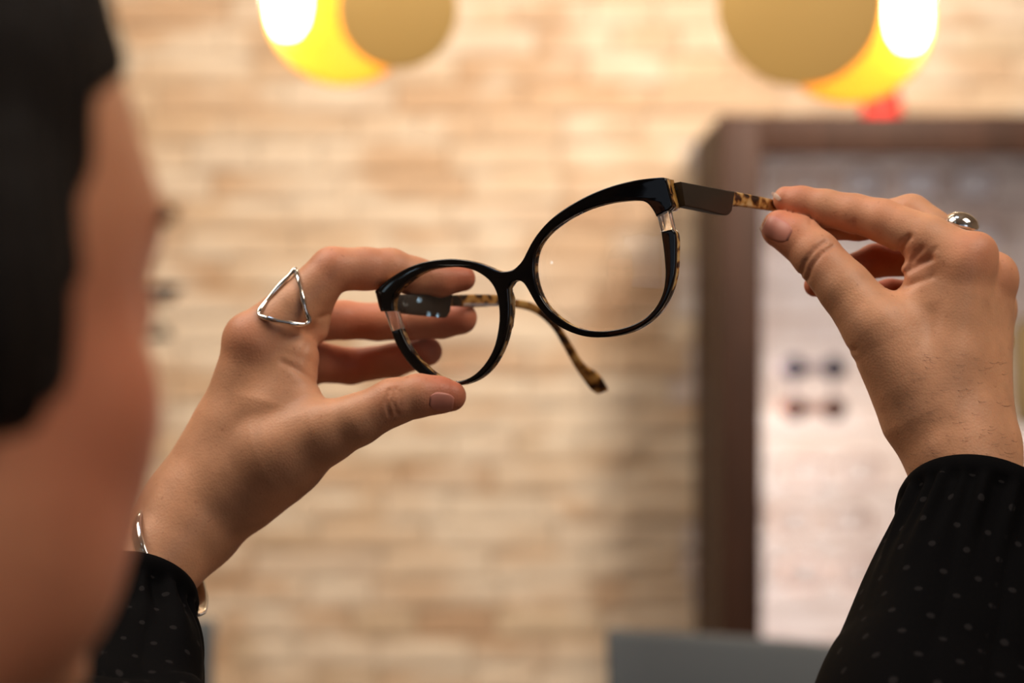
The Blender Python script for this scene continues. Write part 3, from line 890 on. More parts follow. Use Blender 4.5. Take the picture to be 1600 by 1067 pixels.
# pixel space has y down and depth as third axis
allV, allF, allB, n0 = [], [], [], 0
for v, f, b in parts:
    allV.append(v); allF.append(f + n0); allB.append(b); n0 += len(v)
allV = np.concatenate(allV); allF = np.concatenate(allF); allB = np.concatenate(allB)
body = link_mesh('body', allV, allF, M['skin'], person)
at = body.data.attributes.new('blush', 'FLOAT', 'POINT'); at.data.foreach_set('value', allB.astype(np.float32))
bmc = bmesh.new(); bmc.from_mesh(body.data); bmesh.ops.recalc_face_normals(bmc, faces=bmc.faces); bmc.to_mesh(body.data); bmc.free()
sm = body.modifiers.new('smooth', 'SMOOTH')
sm.factor = 0.5; sm.iterations = 3

# nails
def nail(name_mat, fn, Y0, c, axis, hl, hw, lift=1.2, tipmat=None):
    ax = np.array(axis, float); ax /= np.linalg.norm(ax); pr = np.array([-ax[1], ax[0]])
    nu, nv = 12, 9; pts = []
    for i in range(nu):
        u = i / (nu - 1) * 2 - 1
        for j in range(nv):
            v = j / (nv - 1) * 2 - 1
            ww = hw * (1 - 0.55 * max(0, -u) ** 3.2 - 0.42 * max(0, u) ** 3)
            pts.append(np.array(c) + ax * u * hl + pr * v * ww)
    p = project(fn, pts)
    ok = p[:, 2] < 200
    p[~ok, 2] = p[ok, 2].max()
    q = p.copy()
    for i in range(nu):
        for j in range(nv):
            edge = 1 if (j in (0, nv - 1) or i == 0) else 0
            q[i * nv + j, 2] -= (0.2 if edge else lift)
    W = to_world(q, Y0)
    back = q.copy(); back[:, 2] += 3.0; WB = to_world(back, Y0)
    Fc = []; n1 = nu * nv
    for i in range(nu - 1):
        for j in range(nv - 1):
            a = i * nv + j; Fc.append([a, a + 1, a + nv + 1, a + nv]); Fc.append([n1 + a, n1 + a + nv, n1 + a + nv + 1, n1 + a + 1])
    rim = [j for j in range(nv)] + [i * nv + nv - 1 for i in range(1, nu)] + [(nu - 1) * nv + j for j in range(nv - 2, -1, -1)] + [i * nv for i in range(nu - 2, 0, -1)]
    for a, b in zip(rim, rim[1:] + rim[:1]): Fc.append([b, a, n1 + a, n1 + b])
    o = link_mesh('fingernail', np.vstack([W, WB]), Fc, M[name_mat], person)
    bb = bmesh.new(); bb.from_mesh(o.data); bmesh.ops.recalc_face_normals(bb, faces=bb.faces); bb.to_mesh(o.data); bb.free()
    if tipmat:
        o.data.materials.append(M[tipmat])
        for pl_ in o.data.polygons:
            ids = [k % n1 for k in pl_.vertices]
            if min(k // nv for k in ids) >= nu - 2: pl_.material_index = 1
    return o
nail('nail', f_right, RH0, (1213, 358), (-0.82, -0.40), 24, 18, 0.35, 'nail_tip')
nail('nail_tip', f_right, RH0, (1213, 307), (0.75, 0.66), 9, 3.5, 0.2)
nail('nail', f_left, LH0, (690, 628), (0.97, 0.12), 19, 15, 0.7)

# fine dark hairs on the right forearm and wrist
HVt, HFt = [], []
for k in range(230):
    x = random.uniform(1395, 1592); y = random.uniform(540, 745)
    if random.random() > (y - 500) / 240: continue
    a = math.radians(random.uniform(-14, 12)); l = random.uniform(6, 16)
    pts2 = [(x + math.cos(a) * l * t, y + math.sin(a) * l * t + 1.6 * math.sin(t * 3)) for t in (0, .35, .7, 1)]
    p = project(f_right, pts2)
    if p[:, 2].max() > 60: continue
    p[:, 2] -= np.array([0.0, 1.6, 2.4, 2.6])
    Wd = to_world(p, RH0)
    V, Fc = tube_data([tuple(q) for q in Wd], [0.00005, 0.000045, 0.00004, 0.00002], 3)
    n0 = len(HVt); HVt += V; HFt += [[i + n0 for i in f] for f in Fc]
ah = link_mesh('arm_hair', HVt, HFt, M['arm_hair'], person); ah['kind'] = 'stuff'

# hair of the head
def interp(z, tab):
    return np.interp(z, [t[0] for t in tab], [t[1] for t in tab])
def f_hair(p):
    q = p.copy(); q[:, 0] = np.abs(q[:, 0])
    f = ell(q, (0, -12, 42), (77.5, 101, 89))
    f = smin(f, ell(q, (66, -18, -6), (19, 34, 38)), 16)
    f = smin(f, ell(q, (0, -60, -20), (62, 46, 50)), 20)
    f = smin(f, ell(q, (0, -122, 20), (38, 34, 36)), 10)       # bun
    yl = interp(q[:, 2], [(-70, -40), (-40, -4), (-29, 1), (-22, 6), (-7, 11), (9, 17), (17, 23), (36, 24), (46, 32), (54, 55), (61, 95), (68, 140)])
    yl = yl + 3 * np.sin(q[:, 2] * 0.25)
    f = -smin(-f, -(q[:, 1] - yl) * 0.8, 6)
    f = -smin(-f, (q[:, 2] + 33 + 0.5 * np.clip(-q[:, 1] - 20, 0, 70)) * 0.9, 6)
    f = f + 1.2 * np.sin(np.arctan2(q[:, 0], -q[:, 1] + 10) * 46 + q[:, 2] * 0.03)
    return f
hv, hf = surface_nets(f_hair, (-110, -170, -80), (110, 130, 150), 2.6)
hair = link_mesh('hair', h2w(hv / 1000.0), hf, M['hair'], person)

# eyes, lashes, brows, lips
for s in (-1, 1):
    ec = np.array([[s * 0.0355, 0.0745, -0.0045]])
    bm = bmesh.new(); bmesh.ops.create_uvsphere(bm, u_segments=24, v_segments=16, radius=0.0118)
    wc = Vector(h2w(ec)[0])
    for v in bm.verts: v.co = v.co + wc
    e = from_bm('eyeball', bm, M['eye'], person, True)
    ic = Vector(h2w(ec + np.array([[0, 0.0105, -0.001]]))[0])
    d = Vector((math.sin(HPHI), math.cos(HPHI), -0.05))
    lathe('iris', [(0.0001, 0.0016), (0.003, 0.0013), (0.0056, 0.0), (0.0058, -0.001)], M['iris'], person, ic, d, 24)
    LV, LF = [], []
    for up, n_, L0 in ((1, 46, 0.0075), (-1, 30, 0.0040)):
        for k in range(n_):
            t = k / (n_ - 1); a = (t - 0.5) * 2.3
            base = np.array([s * (0.038 + 0.0140 * math.sin(a)), 0.0715 + 0.0155 * math.cos(a), up * 0.0050 * math.cos(a * 0.8) - 0.0050])
            out_ = np.array([s * math.sin(a) * 0.75, math.cos(a) * 0.8, up * 0.10])
            pts = [base, base + out_ * L0 * 0.5, base + out_ * L0 + np.array([0, 0, up * L0 * 0.30])]
            V, Fc = tube_data([tuple(x) for x in h2w(np.array(pts))], [0.0006, 0.00045, 0.00012], 4)
            n0 = len(LV); LV += V; LF += [[i + n0 for i in f] for f in Fc]
    o = link_mesh('eyelashes', LV, LF, M['lash'], person); o['kind'] = 'stuff'
    BVv, BFf = [], []
    tt = rng.random(330); x0 = 0.015 + 0.044 * tt
    z0 = 0.0140 + 0.006 * np.sin(tt * 2.4) + rng.uniform(-.0032, .0032, 330) * (1.2 - tt)
    pp = np.column_stack([x0 * 1000, np.full(330, 130.0), z0 * 1000]).astype(np.float32)
    for _ in range(50): pp[:, 1] -= np.clip(f_head(pp), -3, 20) * 0.8
    for b0 in pp / 1000.0:
        if b0[1] < 0.03: continue
        pts = np.array([[s * b0[0], b0[1] - 0.0003, b0[2]], [s * (b0[0] + 0.0025), b0[1] - 0.0006, b0[2] + 0.0012], [s * (b0[0] + 0.005), b0[1] - 0.0022, b0[2] + 0.0014]])
        V, Fc = tube_data([tuple(x) for x in h2w(pts)], [0.0009, 0.0008, 0.0002], 4)
        n0 = len(BVv); BVv += V; BFf += [[i + n0 for i in f] for f in Fc]
    o = link_mesh('eyebrow', BVv, BFf, M['lash'], person); o['kind'] = 'stuff'

# ------------------------------------------------------------------ blouse
def add_uv(o, fn):
    me = o.data; uv = me.uv_layers.new(name='UVMap')
    co = np.empty(len(me.vertices) * 3); me.vertices.foreach_get('co', co); co = co.reshape(-1, 3)
    li = np.empty(len(me.loops), int); me.loops.foreach_get('vertex_index', li)
    q = fn(co)[li]; uv.data.foreach_set('uv', q.astype(np.float32).ravel())

def sleeve(name, path, radii, folds, seed):
    """gathered sleeve along path (metres); starts with a rolled elastic hem"""
    r = random.Random(seed)
    pts = [Vector(p) for p in catmull(path, 10)]
    rad = [float(x[0]) for x in catmull([(q,) for q in radii], 10)]
    n = 240; m = len(pts)
    tang = [((pts[min(i + 1, m - 1)] - pts[max(i - 1, 0)])).normalized() for i in range(m)]
    nrm = Vector((0, -1, 0)); nrm = (nrm - tang[0] * nrm.dot(tang[0])).normalized()
    ph = [r.uniform(0, 6.28) for _ in range(8)]
    V, UV, Fc = [], [], []
    rows = []
    arc = 0.0
    def ring(i, rr, shift, amp, s):
        nonlocal nrm
        nrm = (nrm - tang[i] * nrm.dot(tang[i])).normalized(); bn = tang[i].cross(nrm)
        for k in range(n):
            a = 2 * math.pi * k / n
            g = math.sin(folds * a + ph[0] + 1.5 * math.sin(3 * a + ph[1])) * 0.55 + math.sin(round(folds * 0.6) * a + ph[2] + 9 * s) * 0.45
            big_ = math.sin(5 * a + ph[3] + 5 * s) * 0.5 + math.sin(3 * a + ph[4] - 3 * s) * 0.5
            g = max(g, -0.5)
            big_ = max(big_, -0.4)
            R = rr + amp * g + 0.0045 * big_ * min(1, s / 0.05)
            V.append(tuple(pts[i] + tang[i] * shift + nrm * math.cos(a) * R + bn * math.sin(a) * R))
            UV.append((a / (2 * math.pi) * 18, s / 0.0135))
    # hem: inner side, rolled lip, gathered line, then the puff
    lip = [(-0.0040, 0.012, 0.0), (-0.0045, 0.004, 0.0), (-0.0035, 0.0, 0.0), (-0.0015, -0.0022, 0.0), (0.001, -0.0025, 0.0), (0.0028, -0.0008, 0.0), (0.0034, 0.002, 0.0001), (0.0032, 0.005, 0.0002), (0.0022, 0.0072, 0.0006)]
    cnt = 0
    for dr, sh, am in lip:
        ring(0, rad[0] + dr, sh, am, 0.0); cnt += 1
    s = 0.0
    for i in range(1, m):
        s += (pts[i] - pts[i - 1]).length
        if s < 0.0095: continue
        amp = 0.0024 * math.exp(-((s - 0.016) / 0.022) ** 2) + 0.0007 * math.exp(-s / 0.035)
        ring(i, rad[i], 0, amp, s); cnt += 1
    for j in range(cnt - 1):
        for k in range(n):
            k2 = (k + 1) % n
            Fc.append([j * n + k, j * n + k2, (j + 1) * n + k2, (j + 1) * n + k])
    o = link_mesh(name, V, Fc, M['cloth'], person)
    uvl = o.data.uv_layers.new(name='UVMap')
    li = np.empty(len(o.data.loops), int); o.data.loops.foreach_get('vertex_index', li)
    uvl.data.foreach_set('uv', np.array(UV, np.float32)[li].ravel())
    bb = bmesh.new(); bb.from_mesh(o.data); bmesh.ops.recalc_face_normals(bb, faces=bb.faces); bb.to_mesh(o.data); bb.free()
    return o

rp = [to_world([q], RH0)[0] for q in ((1538, 806, -66), (1525, 858, -110), (1504, 935, -162), (1482, 1040, -235), (1452, 1180, -345))]
el2 = np.array(el_R)
rp += [el2 + np.array([0.005, 0.0, 0.0]), (el2 + np.array(sh_R)) / 2 + np.array([0, 0, -.004]), np.array(sh_R)]
sleeve('sleeve', rp, [0.0350, 0.0370, 0.0405, 0.0445, 0.049, 0.054, 0.060, 0.064], 22, 3)
lp = [to_world([q], LH0)[0] for q in ((202, 932, -76), (197, 980, -118), (196, 1045, -176), (174, 1148, -296))]
lp += [np.array(el_L), (np.array(el_L) + np.array(sh_L)) / 2, np.array(sh_L)]
sleeve('sleeve', lp, [0.0278, 0.0300, 0.0355, 0.040, 0.046, 0.058, 0.064], 20, 5)

def f_blouse(p):
    ex = np.array([rgt, fwd, Vector((0, 0, 1))], np.float32).T
    f = ell(p, V3(chest + Vector((0, 0, -.01))), (.185, .130, .20), ex)
    f = smin(f, ell(p, V3(hips + Vector((0, 0, .10))), (.175, .135, .20), ex), .07)
    f = smin(f, cone(p, V3(sh_R), V3(sh_R + (el_R - sh_R) * 0.35), .062, .058), .03)
    f = smin(f, cone(p, V3(sh_L), V3(sh_L + (el_L - sh_L) * 0.35), .062, .058), .03)
    f = f + 0.0022 * np.sin(p[:, 0] * 60 + p[:, 2] * 18) * np.sin(p[:, 2] * 26 + 1)
    for sh in (sh_R, sh_L): f = smin(f, cone(p, V3(neck_b + Vector((0, 0, -.085))), V3(sh), .070, .068), .02)
    dxy = np.sqrt(((p[:, :2] - np.array([neck_b.x, neck_b.y], np.float32)) ** 2).sum(1))
    return np.maximum(f, -np.maximum(dxy - .064, (neck_b.z - 0.06) - p[:, 2]))
bv_, bf_ = surface_nets(f_blouse, (-0.60, 0.28, 0.40), (0.35, 1.0, 1.15), 0.008)
bl = link_mesh('blouse', bv_, bf_, M['cloth'], person)
add_uv(bl, lambda co: np.stack([np.arctan2(co[:, 0], co[:, 1]) * 12, co[:, 2] / 0.0135], 1))
# standing collar
tube('collar', [neck_b + Vector((math.cos(a) * .064, math.sin(a) * .064, 0.004 + .006 * math.sin(a))) for a in [2 * math.pi * k / 40 for k in range(40)]], 0.010, M['cloth'], person, 10, closed=True)
# seated legs
kn = {}
def f_leg(p, s):
    hp = hips + rgt * (0.085 * s) + Vector((0, 0, -0.02)); k_ = hp + fwd * 0.42 + Vector((0, 0, 0.0)); ft = k_ - Vector((0, 0, k_.z - 0.09)) + fwd * 0.02
    f = cone(p, V3(hp), V3(k_), .095, .066)
    return smin(f, cone(p, V3(k_), V3(ft), .064, .046), .03), ft
lv, lf = surface_nets(lambda p: smin(smin(f_leg(p, 1)[0], f_leg(p, -1)[0], .02), ell(p, V3(hips + Vector((0, 0, .0))), (.17, .15, .13)), .05), (-0.6, 0.2, 0.03), (0.45, 1.35, 0.75), 0.012)
link_mesh('trousers', lv, lf, M['trousers'], person)
for s in (-1, 1):
    ft = f_leg(np.zeros((1, 3), np.float32), s)[1]
    b0 = Vector((ft.x, ft.y, 0))
    sv, sf = surface_nets(lambda p: np.maximum(smin(cone(p, V3(b0 + Vector((0, 0, .05)) - fwd * .03), V3(b0 + fwd * .17 + Vector((0, 0, .025))), .045, .032), cone(p, V3(b0 + Vector((0, 0, .12))), V3(b0 + Vector((0, 0, .04))), .046, .046), .02), -(p[:, 2] - 0.0)), (b0.x - .15, b0.y - .15, -0.01), (b0.x + .2, b0.y + .28, .2), 0.008)
    link_mesh('shoe', sv, sf, M['shoe'], person)
# round stool she sits on
sz = float(hips.z) - 0.13
st = empty('stool', (float(hips.x), float(hips.y), 0)); tag(st, 'round grey padded stool under the seated woman', 'stool')
lathe('seat', [(0.001, 0), (0.17, 0), (0.185, 0.012), (0.185, 0.045), (0.17, 0.06), (0.001, 0.062)], M['upholstery'], st, (hips.x, hips.y, sz - 0.06))
lathe('column', [(0.025, 0), (0.025, sz - 0.08)], M['chair_metal'], st, (hips.x, hips.y, 0.02))
lathe('base', [(0.001, 0.02), (0.03, 0.02), (0.20, 0.008), (0.205, 0.0), (0.001, 0.0)], M['chair_metal'], st, (hips.x, hips.y, 0.0))

# ------------------------------------------------------------------ jewellery
# triangular silver wire ring on the left index finger
wire = [(463, 423, 0), (466, 436, -18), (470, 452, -32), (474, 470, -40), (478, 486, -42), (483, 499, -38), (480, 505, -40), (468, 507, -44), (450, 504, -50), (428, 500, -52), (410, 495, -46),
        (404, 490, -38), (409, 480, -30), (421, 464, -22), (438, 445, -14), (452, 430, -8), (459, 422, -3)]
pj = project(f_left, [(a, b) for a, b, c in wire])
loop = [(a, b, min(c, pj[i, 2] - 3.5) if pj[i, 2] < 100 else c) for i, (a, b, c) in enumerate(wire)]
lw = [tuple(x) for x in to_world(np.array(catmull(loop, 4, True)), LH0)]
ring1 = empty('triangle_ring', lw[0]); tag(ring1, 'silver triangular wire ring on the index finger of the left hand', 'ring')
rr = [0.00105 + 0.00022 * math.sin(i * 0.7) for i in range(len(lw))]
tube('wire', lw, rr, M['silver'], ring1, 12, closed=True)
hidden = [(480, 500, 20), (492, 498, 45), (486, 476, 62), (474, 452, 60), (462, 432, 40), (460, 424, 10)]
tube('shank', [tuple(x) for x in to_world(np.array(catmull(hidden, 4)), LH0)], 0.0009, M['silver'], ring1, 10)

# polished silver dome ring on the right middle finger
dc = Vector(to_world([(1503, 349, 56)], RH0)[0])
ring2 = empty('dome_ring', dc); tag(ring2, 'polished silver dome ring on a finger of the right hand', 'ring')
px1 = RH0 / F
lathe('dome', [(0.0001, 17.5 * px1), (8 * px1, 16.8 * px1), (16 * px1, 14 * px1), (23 * px1, 9 * px1), (27.5 * px1, 1 * px1), (27.5 * px1, -3 * px1), (20 * px1, -6 * px1), (0.0001, -7 * px1)], M['silver'], ring2, dc, (0.20, -0.22, 0.95), 40)
bcn = Vector(to_world([(1494, 389, 82)], RH0)[0]); axf = (Vector(to_world([(1424, 336, 104)], RH0)[0]) - Vector(to_world([(1545, 440, 62)], RH0)[0])).normalized()
qv = Vector((0, 0, 1)).rotation_difference(axf)
tube('band', [bcn + qv @ Vector((math.cos(a) * 37 * px1, math.sin(a) * 37 * px1, 0)) for a in [2 * math.pi * k / 48 for k in range(48)]], 0.0012, M['silver'], ring2, 8, closed=True)

# silver cuff bracelet on the left wrist
bc = Vector(to_world([(262, 882, -34)], LH0)[0]); pxl = LH0 / F
axw = (Vector(to_world([(222, 905, -60)], LH0)[0]) - Vector(to_world([(300, 806, 8)], LH0)[0])).normalized()
mj = Vector((0.49, 0.0, -0.87)); mj = mj.normalized(); mn_ = Vector((-0.12, -0.95, -0.12)); mn_ = (mn_ - mj * mn_.dot(mj)).normalized()
arc_ = [2 * math.pi * k / 60 for k in range(60)]
bp = [bc + mj * math.cos(a) * 86 * pxl + mn_ * math.sin(a) * 86 * pxl for a in arc_]
brc = tube('bracelet', bp, 0.0034, M['silver'], None, 10, closed=True, flat=(0.55, 1.3)); tag(brc, 'silver cuff bracelet on the left wrist at the black sleeve hem', 'bracelet')

# ------------------------------------------------------------------ the eyeglasses
TH = math.radians(24)
NV = Vector((math.sin(TH), math.cos(TH), 0))
P0 = P(1050, 300, 1.035); K0 = P0.dot(NV)
def front(px, py, wz=0.0):
    """point of the front of the eyeglasses seen at a pixel, pushed back by wz metres along its normal"""
    a = (px - 800) / F
    cur = 0.007 * ((px - 815) / 235.0) ** 2
    Y = (K0 + cur) / (a * NV.x + NV.y)
    return P(px, py, Y) + NV * wz
def z2(pts): return [(560 + x / 2.6667, 240 + y / 2.6667) for x, y in pts]
R_inner = [(1240, 262), (1232, 245), (1217, 222), (1197, 203), (1165, 195), (1100, 197), (1030, 208), (960, 228), (900, 255), (850, 284), (800, 322), (765, 360), (742, 400), (731, 445), (730, 495), (740, 548), (762, 602), (795, 648), (840, 688), (890, 718), (945, 735), (1000, 740), (1060, 735), (1120, 721), (1180, 694), (1225, 655), (1255, 610), (1272, 560), (1278, 500), (1275, 445), (1270, 395), (1263, 345), (1260, 324)]
R_outer = [(1306, 315), (1318, 330), (1322, 360), (1322, 410), (1320, 470), (1311, 530), (1291, 590), (1258, 648), (1210, 698), (1150, 735), (1080, 757), (1010, 766), (950, 763), (890, 747), (835, 720), (785, 682), (745, 635), (718, 590), (700, 558), (684, 537), (662, 528), (640, 534)]
L_outer = [(622, 560), (626, 610), (627, 665), (621, 722), (607, 780), (583, 838), (550, 890), (508, 930), (460, 955), (410, 966), (350, 957), (300, 941), (252, 915), (215, 882), (180, 835), (152, 785), (135, 740)]
L_inner = [(172, 728), (188, 768), (212, 812), (242, 852), (276, 886), (312, 915), (352, 938), (400, 948), (430, 945), (470, 929), (510, 895), (543, 850), (566, 800), (580, 740), (586, 680), (582, 620), (570, 570), (545, 530), (510, 502), (468, 482), (410, 472), (350, 474), (292, 484), (242, 506), (202, 535), (170, 562), (148, 590), (140, 625), (142, 655)]
L_top = [(92, 658), (84, 640), (75, 602), (67, 573), (92, 548), (130, 518), (190, 482), (250, 457), (310, 444), (370, 438), (420, 440), (480, 450), (530, 467), (570, 484), (600, 491), (640, 484), (666, 464), (684, 441), (700, 410), (722, 368), (752, 325), (792, 281), (842, 240), (902, 202), (972, 166), (1050, 136), (1130, 115), (1200, 104), (1262, 99), (1279, 103), (1290, 150), (1303, 200), (1306, 220), (1290, 236)]
def soft(pts, per=4): return [tuple(q) for q in catmull(pts, per)]
contour = soft(z2(R_inner)) + soft(z2(R_outer)) + soft(z2(L_outer)) + soft(z2(L_inner)) + soft(z2(L_top[:4]), 2) + soft(z2(L_top[3:30])) + soft(z2(L_top[29:]), 2)
cl_ = []
for q in contour:
    if not cl_ or math.hypot(q[0] - cl_[-1][0], q[1] - cl_[-1][1]) > 0.35: cl_.append(q)
contour = cl_
def slab(name, contour, w0, w1, bev, material, parent, fn=front, seg=3):
    """flat acetate piece: filled outline with rounded edges between depths w0 and w1 (metres behind the front)"""
    pxm = 1.04 / F
    cu = bpy.data.curves.new('tmp', 'CURVE'); cu.dimensions = '2D'; cu.fill_mode = 'BOTH'
    th = (w1 - w0) / pxm; b = bev / pxm
    cu.extrude = th / 2 - b; cu.bevel_depth = b; cu.bevel_resolution = seg; cu.offset = -b
    s = cu.splines.new('POLY'); s.points.add(len(contour) - 1)
    for k, (x, y) in enumerate(contour): s.points[k].co = (x - 800, -(y - 500), 0, 1)
    s.use_cyclic_u = True
    ob = bpy.data.objects.new('tmp', cu); C.objects.link(ob)
    dg = bpy.context.evaluated_depsgraph_get(); me = bpy.data.meshes.new_from_object(ob.evaluated_get(dg))
    co = [v.co.copy() for v in me.vertices]; fc = [list(p_.vertices) for p_ in me.polygons]
    bpy.data.objects.remove(ob); bpy.data.curves.remove(cu); bpy.data.meshes.remove(me)
    mid = (w0 + w1) / 2
    W = [tuple(fn(c.x + 800, 500 - c.y, mid - c.z * pxm)) for c in co]
    o = link_mesh(name, W, fc, material, parent)
    bb = bmesh.new(); bb.from_mesh(o.data); bmesh.ops.remove_doubles(bb, verts=bb.verts, dist=1e-6); bmesh.ops.recalc_face_normals(bb, faces=bb.faces)
    bb.to_mesh(o.data); bb.free()
    o.data.polygons.foreach_set('use_smooth', [True] * len(o.data.polygons))
    o.data.set_sharp_from_angle(angle=0.9)
    return o
gl = empty('eyeglasses', front(800, 430)); tag(gl, 'black eyeglasses with tortoiseshell temples held up between both hands', 'eyeglasses')
T1, T2 = 0.0025, 0.0058
slab('frame_front', contour, 0.0, T1, 0.0007, M['acetate_black'], gl)
back = slab('inner_frame', contour, T1, T2, 0.0004, M['tortoise'], gl); back['label'] = 'tortoiseshell inner layer of the frame'
ins_R = z2([(1238, 242), (1289, 236), (1307, 318), (1260, 326)]); ins_L = z2([(106, 656), (152, 656), (173, 732), (136, 742)])
for q in (ins_R, ins_L):
    o = slab('clear_insert', q, 0.0002, T2 - 0.0002, 0.0004, M['crystal'], gl); o['label'] = 'clear crystal segment of the rim'
# honey coloured blocks behind the corners that carry the hinges
slab('end_piece', z2([(1246, 108), (1276, 103), (1287, 150), (1302, 205), (1303, 219), (1288, 234), (1244, 240)]), T2, 0.0120, 0.0006, M['honey'], gl)['label'] = 'honey coloured end piece'
slab('end_piece', z2([(71, 578), (98, 590), (100, 652), (90, 652), (80, 610)]), T2, 0.0095, 0.0006, M['honey'], gl)
# nose pads: swellings of the tortoiseshell layer beside the bridge
for pts in (z2([(614, 575), (622, 600), (622, 660), (614, 720), (604, 740), (603, 660), (604, 600)]), z2([(722, 565), (760, 625), (800, 668), (830, 690), (810, 690), (760, 650), (722, 592)])):
    slab('nose_pad', pts, T2 - 0.0003, 0.0090, 0.0008, M['tortoise'], gl)

def lens(contour_px, wdepth):
    cx = sum(q[0] for q in contour_px) / len(contour_px); cy = sum(q[1] for q in contour_px) / len(contour_px)
    pxm = 1.04 / F; R = 0.11
    V, Fc = [], []; rings = 14; n = len(contour_px)
    def pt(x, y, w_):
        r2 = ((x - cx) ** 2 + (y - cy) ** 2) * pxm * pxm
        return tuple(front(x, y, w_ + (r2 / (2 * R)) - 0.0028))
    for side_, w_ in ((0, wdepth), (1, wdepth + 0.0014)):
        V.append(pt(cx, cy, w_))
        for k in range(1, rings + 1):
            t = k / rings * 1.012
            for (x, y) in contour_px: V.append(pt(cx + (x - cx) * t, cy + (y - cy) * t, w_))
    per = 1 + rings * n
    for s in (0, 1):
        b = s * per
        for i in range(n):
            j = (i + 1) % n
            Fc.append([b, b + 1 + i, b + 1 + j] if s == 0 else [b, b + 1 + j, b + 1 + i])
            for k in range(rings - 1):
                a = b + 1 + k * n; c = a + n
                q = [a + i, c + i, c + j, a + j]; Fc.append(q if s == 0 else q[::-1])
    for i in range(n):
        j = (i + 1) % n; a = 1 + (rings - 1) * n
        Fc.append([a + i, per + a + i, per + a + j, a + j])
    return link_mesh('lens', V, Fc, M['lens'], gl)
lens(soft(z2(R_inner), 2), T1 + 0.0012)
lens(soft(z2(L_inner), 2), T1 + 0.0012)

def strip(name, mids, ups, thick, material, parent, bev=0.0005, close=True):
    """rounded bar: mids = centre points, ups = half height vectors, thick = half thickness along the side vector"""
    V, Fc = [], []
    m = len(mids); prof = []
    nseg = 5
    for i in range(m):
        t = (mids[min(i + 1, m - 1)] - mids[max(i - 1, 0)]).normalized()
        up = ups[i]; h = up.length; u = up.normalized(); s = t.cross(u).normalized(); tk = thick[i] if hasattr(thick, '__len__') else thick
        r = min(bev, tk * 0.95, h * 0.95)
        for (sx, sy, a0) in ((1, 1, 0), (-1, 1, 90), (-1, -1, 180), (1, -1, 270)):
            for k in range(nseg):
                a = math.radians(a0 + 90 * k / (nseg - 1))
                V.append(tuple(mids[i] + s * (sx * (tk - r) + math.cos(a) * r) + u * (sy * (h - r) + math.sin(a) * r)))
    n = 4 * nseg
    for i in range(m - 1):
        for k in range(n):
            k2 = (k + 1) % n; Fc.append([i * n + k, i * n + k2, (i + 1) * n + k2, (i + 1) * n + k])
    Fc.append(list(range(n))[::-1]); Fc.append([(m - 1) * n + k for k in range(n)])
    o = link_mesh(name, V, Fc, material, parent)
    bb = bmesh.new(); bb.from_mesh(o.data); bmesh.ops.recalc_face_normals(bb, faces=bb.faces); bb.to_mesh(o.data); bb.free()
    o.data.set_sharp_from_angle(angle=1.0)
    return o
def bar(name, rows, thick, material, parent, bev=0.0005, per=5):
    """rows: (top px, top py, bottom px, bottom py, Y)"""
    R_ = catmull(rows, per)
    mids, ups = [], []
    for a, b, c, d, Y in R_:
        t = P(a, b, Y); q = P(c, d, Y); mids.append((t + q) / 2); ups.append((t - q) / 2)
    return strip(name, mids, ups, thick, material, parent, bev)
yR = front(1056, 300).y
tr = bar('temple', [(1058, 285, 1064, 323, yR + 0.009), (1085, 290, 1090, 328, yR + 0.018), (1120, 295.5, 1118, 335, yR + 0.030), (1134, 298, 1130, 336, yR + 0.035), (1141, 298.5, 1136, 330, yR + 0.0375)], 0.0024, M['acetate_matt'], gl, 0.0006)
tr['label'] = 'dark brown squared block of the temple held by the right hand'
bar('temple_arm', [(1138, 298, 1136, 322, yR + 0.036), (1165, 303, 1163, 324, yR + 0.046), (1195, 309, 1193, 328, yR + 0.055), (1222, 315, 1221, 332, yR + 0.061), (1250, 322, 1249, 337, yR + 0.066), (1290, 338, 1288, 352, yR + 0.074)], 0.0018, M['tortoise'], tr, 0.0012)
yL = front(606, 475).y
tl = bar('temple', [(611, 461, 617, 487, yL + 0.008), (640, 461, 645, 491, yL + 0.014), (670, 460, 672, 494, yL + 0.020), (698, 459, 692, 496, yL + 0.025), (704, 460, 700, 488, yL + 0.026)], 0.0024, M['acetate_matt'], gl, 0.0006)
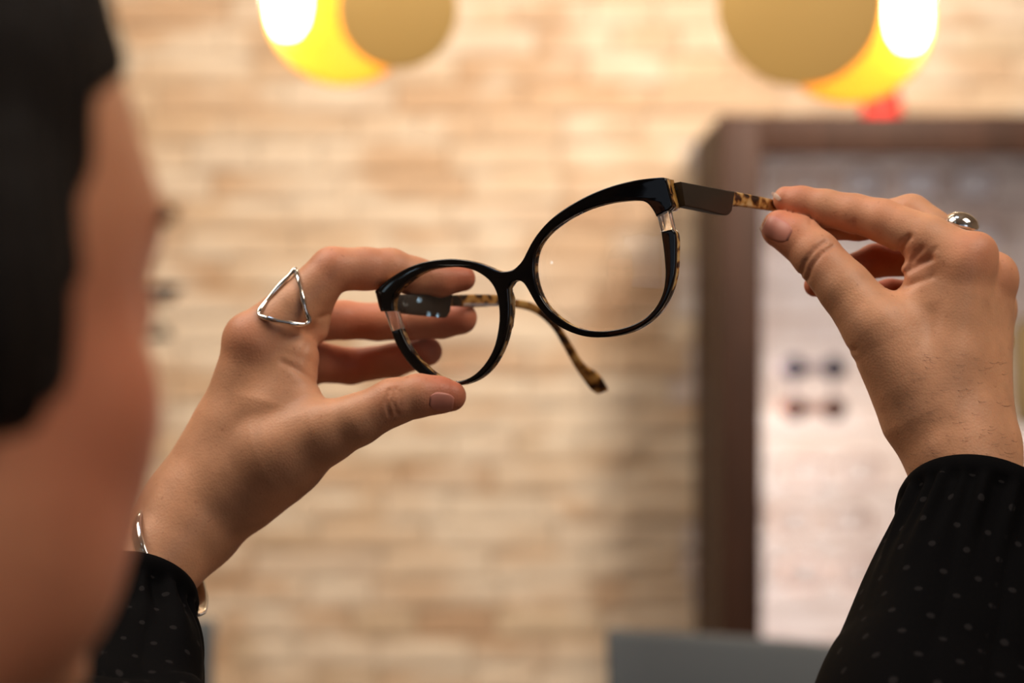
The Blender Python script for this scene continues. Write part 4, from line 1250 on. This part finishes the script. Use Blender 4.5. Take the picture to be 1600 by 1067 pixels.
bar('temple_arm', [(700, 461, 699, 478, yL + 0.026), (740, 460, 740, 480, yL + 0.040), (778, 461, 778, 478, yL + 0.054), (803, 467, 801, 480, yL + 0.064), (829, 472, 825, 485, yL + 0.075), (852, 485, 844, 495, yL + 0.084), (875, 509, 865, 516, yL + 0.092), (893, 537, 882, 545, yL + 0.099), (912, 567, 899, 575, yL + 0.105), (934, 583, 914, 597, yL + 0.109), (946, 600, 924, 609, yL + 0.111), (950, 608, 932, 614, yL + 0.112)], 0.0017, M['tortoise_gold'], tl, 0.0014)
# small mark on the corner and print along the left temple
mk = link_mesh('corner_mark', [tuple(front(1049.2, 288.5, 0.0058) + Vector((0.0003, -0.0002, 0))), tuple(front(1050.2, 295.5, 0.0072) + Vector((0.0003, -0.0002, 0))), tuple(front(1047.6, 296, 0.0050) + Vector((0.0003, -0.0002, 0)))], [[0, 1, 2]], M['acetate_black'], gl)
PV, PF = [], []
for k in range(22):
    x = 725 + k * 2.45; hgt = 5.6 * (0.72 + 0.28 * random.random()); y0 = 475.5 + 0.05 * k
    Yk = yL + 0.0345 + (x - 725) / 53 * 0.0195
    n0 = len(PV)
    for (a, b) in ((x, y0 - hgt / 2), (x + 1.35, y0 - hgt / 2), (x + 1.35, y0 + hgt / 2), (x, y0 + hgt / 2)):
        PV.append(tuple(P(a, b, Yk - 0.0034)))
    for (a, b) in ((x, y0 - hgt / 2), (x + 1.35, y0 - hgt / 2), (x + 1.35, y0 + hgt / 2), (x, y0 + hgt / 2)):
        PV.append(tuple(P(a, b, Yk - 0.0030)))
    PF += [[n0 + q for q in f] for f in ((0, 1, 2, 3), (7, 6, 5, 4), (0, 4, 5, 1), (1, 5, 6, 2), (2, 6, 7, 3), (3, 7, 4, 0))]
pr_ = link_mesh('printed_marking', PV, PF, M['print'], tl, False); pr_['label'] = 'tiny white printed marking along the temple'
# hinges
for (px, py, dy) in ((1056, 303, 0.009), (612, 474, 0.010)):
    b = front(px, py); b = Vector((b.x, b.y + dy, b.z))
    tube('hinge', [b + Vector((-0.001, 0.001, 0.0035)), b + Vector((-0.001, 0.001, -0.0035))], 0.0011, M['steel'], gl, 12)
